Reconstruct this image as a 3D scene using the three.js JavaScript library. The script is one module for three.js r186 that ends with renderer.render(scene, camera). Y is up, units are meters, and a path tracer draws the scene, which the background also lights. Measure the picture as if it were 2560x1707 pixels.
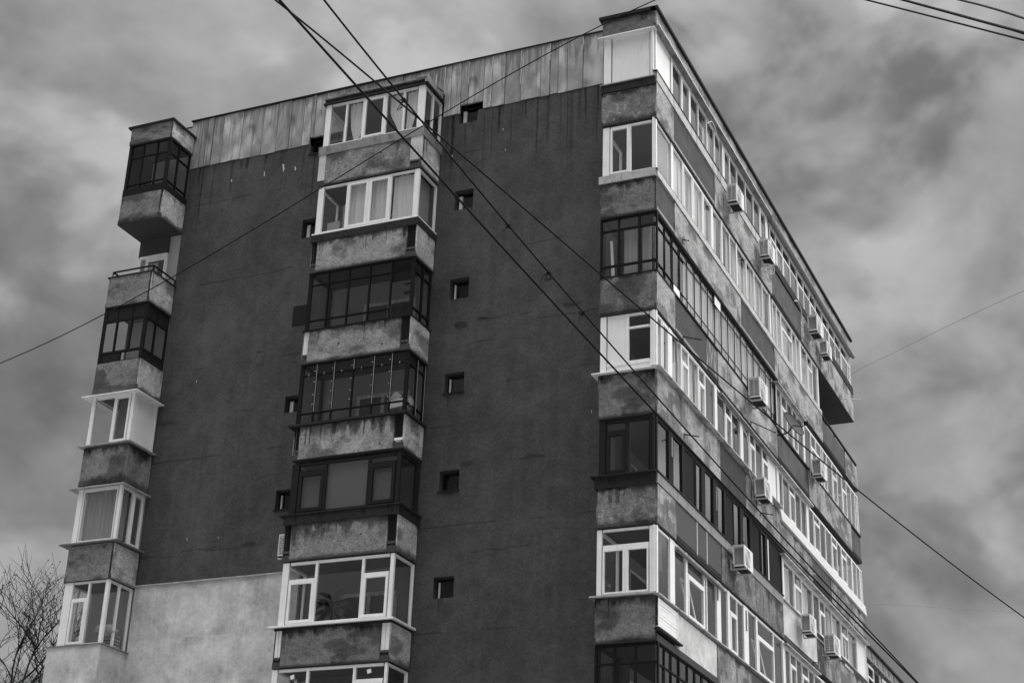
import * as THREE from 'three';
import { mergeGeometries } from 'three/addons/utils/BufferGeometryUtils.js';

// ------------------------------------------------------------------ camera, sky, sun, exposure
const scene = new THREE.Scene();
const camera = new THREE.PerspectiveCamera(23.564, 1024 / 682, 0.3, 900);
const CAM = [11.7413, 1.6594, 35.7730];
camera.position.set(...CAM);
camera.quaternion.setFromRotationMatrix(new THREE.Matrix4().makeBasis(
  new THREE.Vector3(0.916504, 0.034121, -0.398568), new THREE.Vector3(0.134847, 0.911687, 0.388127), new THREE.Vector3(0.376613, -0.409466, 0.830964)));
const EXPOSURE = 1.65, SKY = 0.36, SUN = 0.55;
const SUNDIR = new THREE.Vector3(0.66, 0.57, -0.50).normalize();

// seeded random and noise
function rng(seed) { let s = seed >>> 0; return () => { s = (s + 0x6D2B79F5) >>> 0; let t = s; t = Math.imul(t ^ (t >>> 15), t | 1); t ^= t + Math.imul(t ^ (t >>> 7), t | 61); return ((t ^ (t >>> 14)) >>> 0) / 4294967296; }; }
const R = rng(7);
function h3(x, y, z) { let h = Math.imul(x, 374761393) ^ Math.imul(y, 668265263) ^ Math.imul(z, 2147483647 - 1640531527); h = Math.imul(h ^ (h >>> 13), 1274126177); return ((h ^ (h >>> 16)) >>> 0) / 4294967296; }
const sm = t => t * t * (3 - 2 * t), lerp = (a, b, t) => a + (b - a) * t, clamp = (x, a = 0, b = 1) => Math.min(b, Math.max(a, x)), step = (a, b, x) => sm(clamp((x - a) / (b - a)));
function n2(x, y, s = 0, px = 0) {            // value noise, optionally periodic in x
  const xi = Math.floor(x), yi = Math.floor(y), fx = sm(x - xi), fy = sm(y - yi);
  const w = v => px ? ((v % px) + px) % px : v;
  return lerp(lerp(h3(w(xi), yi, s), h3(w(xi + 1), yi, s), fx), lerp(h3(w(xi), yi + 1, s), h3(w(xi + 1), yi + 1, s), fx), fy);
}
function n3(x, y, z) {
  const xi = Math.floor(x), yi = Math.floor(y), zi = Math.floor(z), fx = sm(x - xi), fy = sm(y - yi), fz = sm(z - zi);
  const l = k => lerp(lerp(h3(xi, yi, zi + k), h3(xi + 1, yi, zi + k), fx), lerp(h3(xi, yi + 1, zi + k), h3(xi + 1, yi + 1, zi + k), fx), fy);
  return lerp(l(0), l(1), fz);
}
const fbm2 = (x, y, o, s = 0, px = 0) => { let a = 0, w = .5, t = 0; for (let i = 0; i < o; i++) { a += w * n2(x, y, s + i * 17, px); t += w; w *= .5; x *= 2; y *= 2; px *= 2; } return a / t; };
const fbm3 = (x, y, z, o) => { let a = 0, w = .5, t = 0; for (let i = 0; i < o; i++) { a += w * n3(x + i * 9.1, y, z); t += w; w *= .52; x *= 2.03; y *= 2.03; z *= 2.03; } return a / t; };

// overcast sky: clouds by direction, brighter overhead and on the sun's side
{
  const W = 4096, H = 2048, data = new Float32Array(W * H * 4);
  const blobs = [[-.547, .545, -.636, .10, .15], [-.49, .517, -.70, .10, .22], [-.20, .53, -.83, .06, -.14], [-.10, .477, -.873, .085, -.22], [-.617, .374, -.692, .085, -.08], [-.66, .51, -.55, .07, -.35],
    [-.626, .287, -.725, .07, .22], [-.15, .35, -.92, .07, .10], [-.17, .47, -.87, .05, .16], [-.33, .60, -.73, .12, .06], [-.03, .44, -.90, .07, -.10], [-.06, .24, -.97, .08, .16], [-.60, .42, -.68, .05, -.06]];
  for (let j = 0; j < H; j++) {
    const el = ((j + .5) / H - .5) * Math.PI, y = Math.sin(el), c = Math.cos(el);
    for (let i = 0; i < W; i++) {
      const az = ((i + .5) / W - .5) * 2 * Math.PI, x = Math.cos(az) * c, z = Math.sin(az) * c;
      let v;
      if (y < -.02) v = .16;
      else {
        const near = -.3766 * x + .4095 * y - .831 * z > .9, oc = near ? 6 : 2;
        const wx = fbm3(x * 5 + 3, y * 7, z * 5, near ? 3 : 2) - .5, wy = fbm3(x * 5 + 31, y * 7 + 5, z * 5, near ? 3 : 2) - .5;
        const big = fbm3(x * 9 + wx * 1.3 + 11, y * 13 + wy * 1.3, z * 9 + 4, oc), fine = near ? fbm3(x * 40 + wx * 4, y * 54 + wy * 4, z * 40 + 9, 5) : .5;
        const puff = step(.40, .60, big + (fine - .5) * .16), wisp = step(.40, .66, fbm3(x * 19 + 40 + wx * 2, y * 27 + wy * 2, z * 19, oc));
        let cl = .74 + .30 * puff + .26 * wisp * (.35 + .65 * puff) + (fine - .5) * .42 + (big - .5) * .55;
        for (const [bx, by, bz, s, a] of blobs) { const d = 1 - (x * bx + y * by + z * bz); if (d < s * s * 5) cl += a * Math.exp(-d / (s * s * .5) * .5); }
        const sun = x * SUNDIR.x + y * SUNDIR.y + z * SUNDIR.z;
        v = (0.46 + 24 * Math.pow(y, 8) + 6.4 * Math.pow(clamp(.5 + .5 * sun), 26)) * clamp(cl, .45, 1.6);
      }
      const k = (j * W + i) * 4; data[k] = data[k + 1] = data[k + 2] = v * SKY; data[k + 3] = 1;
    }
  }
  const t = new THREE.DataTexture(data, W, H, THREE.RGBAFormat, THREE.FloatType);
  t.mapping = THREE.EquirectangularReflectionMapping; t.magFilter = t.minFilter = THREE.LinearFilter; t.colorSpace = THREE.LinearSRGBColorSpace; t.needsUpdate = true;
  scene.background = t; scene.environment = t;
}
const sun = new THREE.DirectionalLight(0xfffdfa, SUN);
sun.position.copy(SUNDIR).multiplyScalar(90).add(new THREE.Vector3(-8, 15, -8)); sun.target.position.set(-8, 15, -8);
sun.castShadow = true; sun.shadow.radius = 26; sun.shadow.mapSize.set(4096, 4096);
Object.assign(sun.shadow.camera, { left: -35, right: 35, top: 35, bottom: -35, near: 10, far: 200 });
scene.add(sun, sun.target);

// ------------------------------------------------------------------ textures and materials
const srgb = v => { v = clamp(v); return Math.round(255 * (v <= .0031308 ? v * 12.92 : 1.055 * Math.pow(v, 1 / 2.4) - .055)); };
function tex(w, h, f, wrap = true, color = true) {
  const d = new Uint8Array(w * h * 4);
  for (let j = 0; j < h; j++) for (let i = 0; i < w; i++) { const v = f(i / w, j / h, i, j), k = (j * w + i) * 4, b = color ? srgb(v) : Math.round(255 * clamp(v)); d[k] = d[k + 1] = d[k + 2] = b; d[k + 3] = 255; }
  const t = new THREE.DataTexture(d, w, h); t.magFilter = THREE.LinearFilter; t.minFilter = THREE.LinearMipmapLinearFilter; t.generateMipmaps = true;
  t.wrapS = t.wrapT = wrap ? THREE.RepeatWrapping : THREE.ClampToEdgeWrapping; if (color) t.colorSpace = THREE.SRGBColorSpace; t.needsUpdate = true; return t;
}
const grey = v => new THREE.Color().setRGB(v, v, v);
const matt = (v, rough = .95, o = {}) => new THREE.MeshPhysicalMaterial({ color: grey(v), roughness: rough, specularIntensity: .25, ...o });
const std = (v, rough = .8, o = {}) => new THREE.MeshStandardMaterial({ color: grey(v), roughness: rough, ...o });
// grain shared as bump by all exposed-aggregate concrete (2 m across)
const grainBump = tex(512, 512, (u, v) => .5 * n2(u * 128, v * 128, 3, 128) + .3 * n2(u * 64, v * 64, 5, 64) + .2 * n2(u * 20, v * 20, 6, 20), true, false);
// concrete parapet panels: u spans 6 m, v the height of one panel
function panelTex(seed, o) {
  const r = rng(seed), drips = [];
  for (let i = 0; i < (o.drips ?? 10); i++) drips.push([r(), .003 + r() * r() * .03, .15 + r() * (o.len ?? .6), (.35 + .65 * r())]);
  const moss = o.moss ?? 0, base = o.base, pits = []; for (let i = 0; i < (o.pits ?? 0); i++) pits.push([r(), .15 + r() * .6, .0012 + r() * .0022]);
  return tex(1024, 192, (u, v) => {
    const t = 1 - v, g1 = n2(u * 512, v * 96, seed, 512), g2 = n2(u * 240, v * 44, seed + 2, 240), g3 = n2(u * 96, v * 20, seed + 9, 96);
    let a = base * (.40 + .42 * g1 + .44 * g2 + .40 * g3);
    a *= .62 + .76 * fbm2(u * 14, v * 3.4, 5, seed + 3, 14);
    if (g1 > .93 && g2 > .5) a *= 1.7;                                   // pale stones
    if (g2 < .1 && g1 < .35) a *= .5;                                    // pits
    a *= 1 - (o.streak ?? .07) * step(.5, .78, n2(u * 150, v * 1.6 + .3 * n2(u * 30, v * 4, seed), seed + 21, 150));
    let d = 0;
    for (const [c, w, l, s] of drips) { let x = Math.abs(u - c); x = Math.min(x, 1 - x); const e = w * (1.15 - .6 * t / l) * (.7 + .6 * n2(v * 14, c * 60, seed)); if (t < l && x < e) d = Math.max(d, s * step(0, .35, (e - x) / e) * step(0, .3, (l - t) / l)); }
    a *= 1 - (o.dark ?? .65) * d * (.75 + .4 * g2);
    if (o.topdirt) { const e = o.topdirt * clamp(.2 + 2.6 * (fbm2(u * 40, .5 + v * .6, 4, seed + 40, 40) - .25), .12, 2.2); const rag = .75 + .5 * n2(u * 300, v * 22, seed + 44, 300); a *= 1 - .72 * step(e * 1.5, e * .45, t * rag) * (.72 + .4 * g2); }
    if (moss) { const e = moss * (.3 + 1.4 * fbm2(u * 34, 3.5, 4, seed + 50, 34)); const rag = .7 + .6 * n2(u * 260, v * 30, seed + 54, 260); a *= 1 - .68 * step(e * 1.5, e * .4, v * rag) * (.7 + .4 * g1); }
    a *= 1 - .62 * step(.48, .66, fbm2(u * 9, v * 2 + 5, 5, seed + 60, 9)) * (.6 + .5 * g2);
    if (o.lime) { const q = fbm2(u * 60, v * 10, 4, seed + 70, 60); a *= 1 + o.lime * step(.62, .7, q) * (.4 + .9 * g2); }
    for (const [pu, pv, pr] of pits) { const dx = (u - pu) * 6, dy = (v - pv) * 1.05, q = Math.hypot(dx, dy); if (q < pr * 14) a *= .25; }
    return a;
  });
}
const conc = (seed, o) => new THREE.MeshPhysicalMaterial({ specularIntensity: .3, map: panelTex(seed, o), roughness: .93, bumpMap: (() => { const b = grainBump.clone(); b.repeat.set(3, .5); b.needsUpdate = true; return b; })(), bumpScale: .012 });
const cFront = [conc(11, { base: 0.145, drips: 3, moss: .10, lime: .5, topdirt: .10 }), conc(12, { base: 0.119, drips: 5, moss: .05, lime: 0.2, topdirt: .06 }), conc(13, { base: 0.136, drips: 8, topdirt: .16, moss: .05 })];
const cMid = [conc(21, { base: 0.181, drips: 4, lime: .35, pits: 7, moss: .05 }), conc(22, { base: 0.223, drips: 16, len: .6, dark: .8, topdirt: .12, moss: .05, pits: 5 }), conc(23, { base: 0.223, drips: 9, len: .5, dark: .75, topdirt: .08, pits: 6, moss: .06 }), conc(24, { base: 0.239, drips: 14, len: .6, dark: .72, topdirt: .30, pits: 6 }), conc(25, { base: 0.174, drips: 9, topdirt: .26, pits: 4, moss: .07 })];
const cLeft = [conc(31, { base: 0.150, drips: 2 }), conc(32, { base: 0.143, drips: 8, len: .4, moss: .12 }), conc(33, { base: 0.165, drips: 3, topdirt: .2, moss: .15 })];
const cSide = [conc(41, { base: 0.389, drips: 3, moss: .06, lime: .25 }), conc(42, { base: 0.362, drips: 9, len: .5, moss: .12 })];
const cB = [conc(51, { base: 0.296, drips: 2, streak: .16, pits: 3 }), conc(52, { base: 0.278, drips: 12, len: .7, dark: .35, streak: .2 }), conc(53, { base: 0.233, drips: 26, len: .9, dark: .55, streak: .25, topdirt: .1 }), conc(54, { base: 0.135, drips: 20, len: 1, dark: .5, streak: .25, lime: .6 })];
const plasterTex = tex(1024, 1024, (u, v) => { const a = fbm2(u * 8, v * 8, 6, 61, 8), b = fbm2(u * 40, v * 40, 3, 67, 40), s = n2(u * 60, v * 4, 63, 60); return .46 * (.44 + .66 * a + .30 * b + .16 * n2(u * 110, v * 110, 73, 110)) * (1 - .07 * step(.6, .8, s)) * (1 - .16 * step(.52, .72, fbm2(u * 7 + v * 3, v * 7, 6, 71, 0))); });
const M = {};
M.plaster = new THREE.MeshPhysicalMaterial({ map: plasterTex, roughness: .95, specularIntensity: .3, bumpMap: plasterTex, bumpScale: .012 }); plasterTex.repeat.set(1 / 4, 1 / 4);
M.paleStrip = std(.30, .9);
// dark rendered end wall: u, v over x -15.6..-1.4, y 9..27
{
  const r = rng(91), streaks = [], X = x => (x + 15.6) / 14.2, Y = y => (y - 9) / 18;
  for (let i = 0; i < 62; i++) streaks.push([r(), .0008 + r() * .0042, 26.75, .5 + Math.pow(r(), 2) * 3.2, .25 + .5 * r()]);
  for (const y of [26.37, 23.56, 20.8, 18.05, 15.32, 12.5]) for (let i = 0; i < 3; i++) streaks.push([X(-6.4 + .55 * r()), .001 + .003 * r(), y, .15 + .5 * r() * r(), .3]);
  for (const x of [-9.6, -8.9, -10.25, -11.1, -6.75]) streaks.push([X(x), .003, 26.7, 2.5, .35]);
  const chips = [[590, 437, .09], [631, 438, .04], [679.5, 418, .13], [731, 405, .17], [758, 411, .11], [1140, 425, .06], [1303, 280, .05]].map(([px, py, s]) => [-15.6 + (px - 478) * .0138, 0, s]);
  const chipPos = [[-13.97, 26.02, .09], [-13.42, 25.93, .035], [-12.82, 26.02, .1], [-12.16, 26.1, .17], [-11.74, 25.97, .11], [-6.55, 25.35, .06], [-5.0, 25.9, .05], [-4.9, 25.2, .05], [-14.02, 14.75, .06], [-13.0, 14.7, .035], [-2.2, 17.0, .06], [-14.35, 19.5, .05]];
  const cracks = [[-15.5, -11.4, 14.35, .07], [-15.5, -12.3, 18.3, .05], [-12.4, -11.3, 20.15, .12], [-6.2, -2.2, 20.0, .10], [-6.3, -4.2, 19.35, .06], [-4.6, -1.8, 18.2, .04], [-6.4, -3.0, 22.0, .03], [-6.3, -2, 15.9, .03], [-6.2, -3.6, 13.6, .05], [-14.8, -11.5, 22.6, .03]];
  const near = Array.from({ length: 2048 }, (_, i) => streaks.filter(q => Math.abs(q[0] - i / 2048) < q[1] + .002)), nearC = Array.from({ length: 2048 }, (_, i) => chipPos.filter(q => Math.abs(q[0] + 15.6 - 14.2 * i / 2048) < .3));
  const t = tex(2048, 2048, (u, v, i) => {
    const x = -15.6 + u * 14.2, y = 9 + v * 18;
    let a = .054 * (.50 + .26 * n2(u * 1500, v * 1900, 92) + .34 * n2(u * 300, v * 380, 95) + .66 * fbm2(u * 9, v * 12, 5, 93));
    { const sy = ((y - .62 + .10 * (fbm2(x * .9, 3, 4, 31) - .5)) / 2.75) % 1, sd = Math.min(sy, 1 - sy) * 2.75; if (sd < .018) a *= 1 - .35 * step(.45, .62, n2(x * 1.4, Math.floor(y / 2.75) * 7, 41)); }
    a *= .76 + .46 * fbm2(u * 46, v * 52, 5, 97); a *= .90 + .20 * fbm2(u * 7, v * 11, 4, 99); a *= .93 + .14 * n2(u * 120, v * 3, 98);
    let d = 0; for (const [c, w, y0, l, s] of near[i]) { const q = Math.abs(u - c + .0015 * (n2(v * 60, c * 90, 5) - .5)); if (q < w && y < y0 && y > y0 - l) d = Math.max(d, s * step(0, .6, 1 - q / w) * step(0, .5, (y - y0 + l) / l) * (.6 + .6 * n2(u * 900, v * 120, 8))); }
    a *= 1 - d;
    for (const [x0, x1, yc, s] of cracks) if (x > x0 && x < x1 && Math.abs(y - yc) < .6) { const q = Math.abs(y - yc - .22 * (fbm2(x * 1.3, yc, 4, 33) - .5) - .03 * (x - x0)); const w = .02 + .16 * step(.5, .75, fbm2(x * 1.1, yc * 3, 3, 37)); if (q < w) a *= 1 - (.26 + s * 2.6) * step(w, w * .3, q) * step(.35, .55, n2(x * 2.5, y * 5, 55)); }
    for (const [cx, cy, s] of nearC[i]) { const q = Math.hypot((x - cx) * 4.2 + .5 * (y - cy), y - cy) / s + .7 * (n2(x * 30, y * 22, 88) - .5); if (q < .8) a = .42; }
    return a;
  }, false);
  t.repeat.set(1 / 14.2, 1 / 18); t.offset.set(15.6 / 14.2, -9 / 18); t.wrapS = t.wrapT = THREE.RepeatWrapping;
  const b = grainBump.clone(); b.repeat.set(.8, .8); b.needsUpdate = true;
  M.endWall = new THREE.MeshPhysicalMaterial({ specularIntensity: .25, map: t, roughness: .95, bumpMap: b, bumpScale: .008 });
}
const zincTex = tex(1024, 1024, (u, v) => {      // 4 m by 4 m of weathered sheet
  const blot = fbm2(u * 12, v * 9 + 1.4 * n2(u * 12, v * 5, 3, 12), 5, 101, 12), st = n2(u * 180, v * 3, 102, 180), st2 = n2(u * 420, v * 2, 107, 420), st3 = n2(u * 36, v * 1.5, 111, 36);
  let a = .37 * (.28 + 1.15 * blot) * (.90 + .10 * st + .06 * st2);
  a *= 1 - .38 * step(.58, .8, st3) * step(.3, .7, n2(u * 260, v * 9, 119, 260));
  if (n2(u * 300, v * 260, 105, 300) > .975) a *= .4;
  const tt = (1 - v) * 4, L = 1.5 * Math.pow(n2(u * 70, 7, 141, 70), 2.6) + .12 * n2(u * 300, 3, 143, 300); a *= 1 - .5 * step(L, L * .55, tt) * (.5 + .6 * n2(u * 420, v * 24, 145, 420));
  return a * (1 - .28 * step(.56, .66, fbm2(u * 6, v * 5 + 9, 4, 109, 6)));
}); zincTex.repeat.set(.25, .25);
M.zinc = [1, .9, .66, 1.08].map(k => new THREE.MeshStandardMaterial({ map: zincTex, color: grey(k), roughness: .58, metalness: .0 }));
const flashTex = tex(512, 512, (u, v) => .5 + .5 * fbm2(u * 16, v * 16, 5, 121, 16) - .35 * step(.6, .72, fbm2(u * 30, v * 6, 4, 125, 30))); flashTex.repeat.set(.5, .5);
const flash = v => new THREE.MeshStandardMaterial({ map: flashTex, color: grey(v), roughness: .55 });
M.flashLight = flash(.42); M.flashMid = flash(.22); M.flashDark = new THREE.MeshPhysicalMaterial({ map: flashTex, color: grey(.03), roughness: .9, specularIntensity: .3 }); M.flashWhite = flash(.48);
const pvcTex = tex(256, 256, (u, v) => .71 * (.93 + .1 * fbm2(u * 6, v * 6, 5, 131, 6)) * (1 - .10 * step(.72, .8, n2(u * 90, v * 3, 135, 90)))); pvcTex.repeat.set(.7, .7);
M.pvc = new THREE.MeshStandardMaterial({ map: pvcTex, roughness: .38 });
M.panelWhite = new THREE.MeshStandardMaterial({ map: pvcTex, color: grey(.95), roughness: .5 });
M.steel = matt(.010); M.darkFrame = matt(.014); M.darkPanel = matt(.02, .95, { specularIntensity: .1 }); M.greyPanel = new THREE.MeshPhysicalMaterial({ color: grey(.05), roughness: .7, specularIntensity: .4 });
M.rail = matt(.015); M.black = matt(.006); M.cap = matt(.02); M.inside = matt(.18); M.darkRoomPane = std(.05, .12); M.insideDark = std(.045, .95); M.joint = matt(.05); M.slab = matt(.05);  // inner window panes are opaque: darkness of the rooms behind put into their colour
const meshTex = tex(512, 512, (u, v) => { const a = Math.abs(((u * 36 + v * 18) % 1) - .5), b = Math.abs(((u * 36 - v * 18 + 36) % 1) - .5); return (a < .15 || b < .15 ? .10 : .014) * (.6 + .7 * fbm2(u * 6, v * 6, 4, 141, 6)); }); meshTex.repeat.set(.5, .5);
M.mesh = new THREE.MeshPhysicalMaterial({ specularIntensity: .3, map: meshTex, roughness: .8 });
const sheetTex = tex(512, 256, (u, v) => .06 * (.6 + .75 * fbm2(u * 8, v * 5, 5, 151, 8)) * (1 - .35 * step(.6, .8, n2(u * 60, v * 2, 153, 60)))); sheetTex.repeat.set(.3, .6);
M.sheet = new THREE.MeshPhysicalMaterial({ specularIntensity: .4, map: sheetTex, roughness: .75 });
const rustTex = tex(256, 256, (u, v) => .05 + .16 * step(.45, .7, fbm2(u * 22, v * 5, 5, 161, 22))); M.rust = new THREE.MeshStandardMaterial({ map: rustTex, roughness: .85 });
M.glass = new THREE.MeshPhysicalMaterial({ color: grey(.88), transmission: 1, thickness: 0, roughness: .015, ior: 1.8 });
M.glassB = new THREE.MeshPhysicalMaterial({ color: grey(.88), transmission: 1, thickness: 0, roughness: .02, ior: 2.3 });
M.dirtyGlass = new THREE.MeshPhysicalMaterial({ color: grey(.80), transmission: 1, thickness: 0, roughness: .02, ior: 1.5 });
const curtTex = tex(256, 256, (u, v) => .8 * (.92 + .12 * n2(u * 30, v * 2, 171, 30)) * (.92 + .12 * n2(u * 128, v * 128, 173, 128)));
M.curtain = new THREE.MeshPhysicalMaterial({ map: curtTex, roughness: 1, transmission: .18, thickness: 0, side: THREE.DoubleSide });
M.blind = std(.30, .9, { side: THREE.DoubleSide }); M.blindGrey = std(.10, .9);
M.acWhite = std(.62, .45); M.acDark = matt(.3); M.bracket = std(.5, .5); M.cable = matt(.006); M.bark = matt(.012); M.leaf = std(.06, .8, { side: THREE.DoubleSide }); M.box = std(.3, .9); M.white = std(.72, .7);
M.dish = matt(.07); M.ground = std(.17, .95); M.farWall = std(.22, .95); M.cloth = std(.35, 1);

// ------------------------------------------------------------------ builders
const G3 = THREE.BufferGeometry, used = {};
const numbered = n => { const k = used[n] = (used[n] ?? -1) + 1; return k ? `${n}_${String(k).padStart(3, '0')}` : n; };
let panelUV = false;
function box(a, b, c, d, e, f) {                // x, y, z ranges; uv in metres, or over the panel's height
  const x0 = Math.min(a, b), x1 = Math.max(a, b), y0 = Math.min(c, d), y1 = Math.max(c, d), z0 = Math.min(e, f), z1 = Math.max(e, f);
  const P = [], N = [], U = [], I = [], o = panelUV ? R() : 0, h = y1 - y0;
  const q = (n, vs, uf) => { const k = P.length / 3; for (const v of vs) { P.push(...v); N.push(...n); const [s, t] = uf(v); panelUV ? U.push(s / 6 + o, n[1] ? .02 + (t - Math.floor(t)) * .1 : (t - y0) / h) : U.push(s, t); } I.push(k, k + 1, k + 2, k, k + 2, k + 3); };
  q([0, 0, 1], [[x0, y0, z1], [x1, y0, z1], [x1, y1, z1], [x0, y1, z1]], v => [v[0], v[1]]);
  q([0, 0, -1], [[x1, y0, z0], [x0, y0, z0], [x0, y1, z0], [x1, y1, z0]], v => [-v[0], v[1]]);
  q([1, 0, 0], [[x1, y0, z1], [x1, y0, z0], [x1, y1, z0], [x1, y1, z1]], v => [-v[2], v[1]]);
  q([-1, 0, 0], [[x0, y0, z0], [x0, y0, z1], [x0, y1, z1], [x0, y1, z0]], v => [v[2], v[1]]);
  q([0, 1, 0], [[x0, y1, z1], [x1, y1, z1], [x1, y1, z0], [x0, y1, z0]], v => [v[0], -v[2]]);
  q([0, -1, 0], [[x0, y0, z0], [x1, y0, z0], [x1, y0, z1], [x0, y0, z1]], v => [v[0], v[2]]);
  const g = new G3(); g.setAttribute('position', new THREE.Float32BufferAttribute(P, 3)); g.setAttribute('normal', new THREE.Float32BufferAttribute(N, 3)); g.setAttribute('uv', new THREE.Float32BufferAttribute(U, 2)); g.setIndex(I); return g;
}
function quad(p) {                              // four corners
  const g = new G3(), a = new THREE.Vector3(...p[0]), b = new THREE.Vector3(...p[1]), c = new THREE.Vector3(...p[2]), n = b.clone().sub(a).cross(c.clone().sub(a)).normalize();
  g.setAttribute('position', new THREE.Float32BufferAttribute(p.flat(), 3)); g.setAttribute('normal', new THREE.Float32BufferAttribute([0, 1, 2, 3].flatMap(() => [n.x, n.y, n.z]), 3)); g.setAttribute('uv', new THREE.Float32BufferAttribute([0, 0, 1, 0, 1, 1, 0, 1], 2)); g.setIndex([0, 1, 2, 0, 2, 3]); return g;
}
const flat = g => { const o = g.index ? g.toNonIndexed() : g; for (const k of Object.keys(o.attributes)) if (!['position', 'normal', 'uv'].includes(k)) o.deleteAttribute(k); return o; };
function obj(name, geos, mat, parent = scene) {
  geos = [].concat(geos); const g = geos.length > 1 ? mergeGeometries(geos.map(flat)) : geos[0];
  const m = new THREE.Mesh(g, mat); m.name = numbered(name); m.castShadow = m.receiveShadow = true; parent.add(m); return m;
}
const objs = (name, geos, mat, parent) => geos.map(g => obj(name, g, mat, parent));
function tag(o, label, category, group, kind) { if (label) o.userData.label = label; if (category) o.userData.category = category; if (group) o.userData.group = group; if (kind) o.userData.kind = kind; return o; }
function group(name, parent = scene, pos = [0, 0, 0]) { const g = new THREE.Group(); g.name = numbered(name); g.position.set(...pos); parent.add(g); return g; }
function tube(pts, r, seg = 8, rad = 6) { return new THREE.TubeGeometry(new THREE.CatmullRomCurve3(pts.map(p => new THREE.Vector3(...p))), seg, r, rad); }
// a facade plane: u along it, w outward
const PZ = z => ({ b: (u0, u1, y0, y1, w0, w1) => box(u0, u1, y0, y1, z + w0, z + w1), p: (u, y, w) => [u, y, z + w], flip: false });
const PX = x => ({ b: (u0, u1, y0, y1, w0, w1) => box(x + w0, x + w1, y0, y1, u0, u1), p: (u, y, w) => [x + w, y, u], flip: true });
const PN = x => ({ b: (u0, u1, y0, y1, w0, w1) => box(x - w0, x - w1, y0, y1, u0, u1), p: (u, y, w) => [x - w, y, u], flip: false });
function pane(P, u0, u1, y0, y1, w) {
  const j = () => (R() - .5) * .012; let a = Math.min(u0, u1), b = Math.max(u0, u1); if (P.flip) [a, b] = [b, a];
  const t = j(), s = j();
  return quad([P.p(a, y0, w + t), P.p(b, y0, w + s), P.p(b, y1, w - t), P.p(a, y1, w - s)]);
}
const curtains = [];
const ORD = ['first', 'second', 'third', 'fourth', 'fifth', 'sixth', 'seventh', 'eighth', 'ninth', 'tenth', 'eleventh', 'twelfth', 'thirteenth', 'fourteenth', 'fifteenth'], ordCount = {};
function curtain(P, u0, u1, y0, y1, w, label, grp, o = {}) {
  const a = Math.min(u0, u1), b = Math.max(u0, u1), n = Math.max(18, Math.round((b - a) * 46)), m = 10, folds = (b - a) * (o.folds ?? 5), ph = R() * 6, g = new THREE.PlaneGeometry(1, 1, n, m), A = g.attributes.position;
  for (let i = 0; i < A.count; i++) {
    let s = A.getX(i) + .5; const t = A.getY(i) + .5;
    if (o.tie) { const k = 1 - o.tie * Math.exp(-Math.pow((t - .12) / .35, 2)); s = o.side > 0 ? 1 - (1 - s) * k : o.side < 0 ? s * k : .5 + (s - .5) * k; }
    const x = (s + .06 * Math.sin(s * 9 + ph)) * folds * 6.283 + ph, d = w - .05 + .022 * Math.sin(x + .6 * Math.sin(t * 3)) + .012 * Math.sin(x * 2.3 + t * 2), p = P.p(a + (b - a) * s, y0 + (y1 - y0) * t, d);
    A.setXYZ(i, ...p);
  }
  g.computeVertexNormals();
  if (grp) { const i = ordCount[label] = (ordCount[label] ?? -1) + 1; label = `${ORD[i]} ${label}`; }
  return tag(obj('curtain', g, o.mat ?? M.curtain), label, 'curtain', grp);
}
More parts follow.
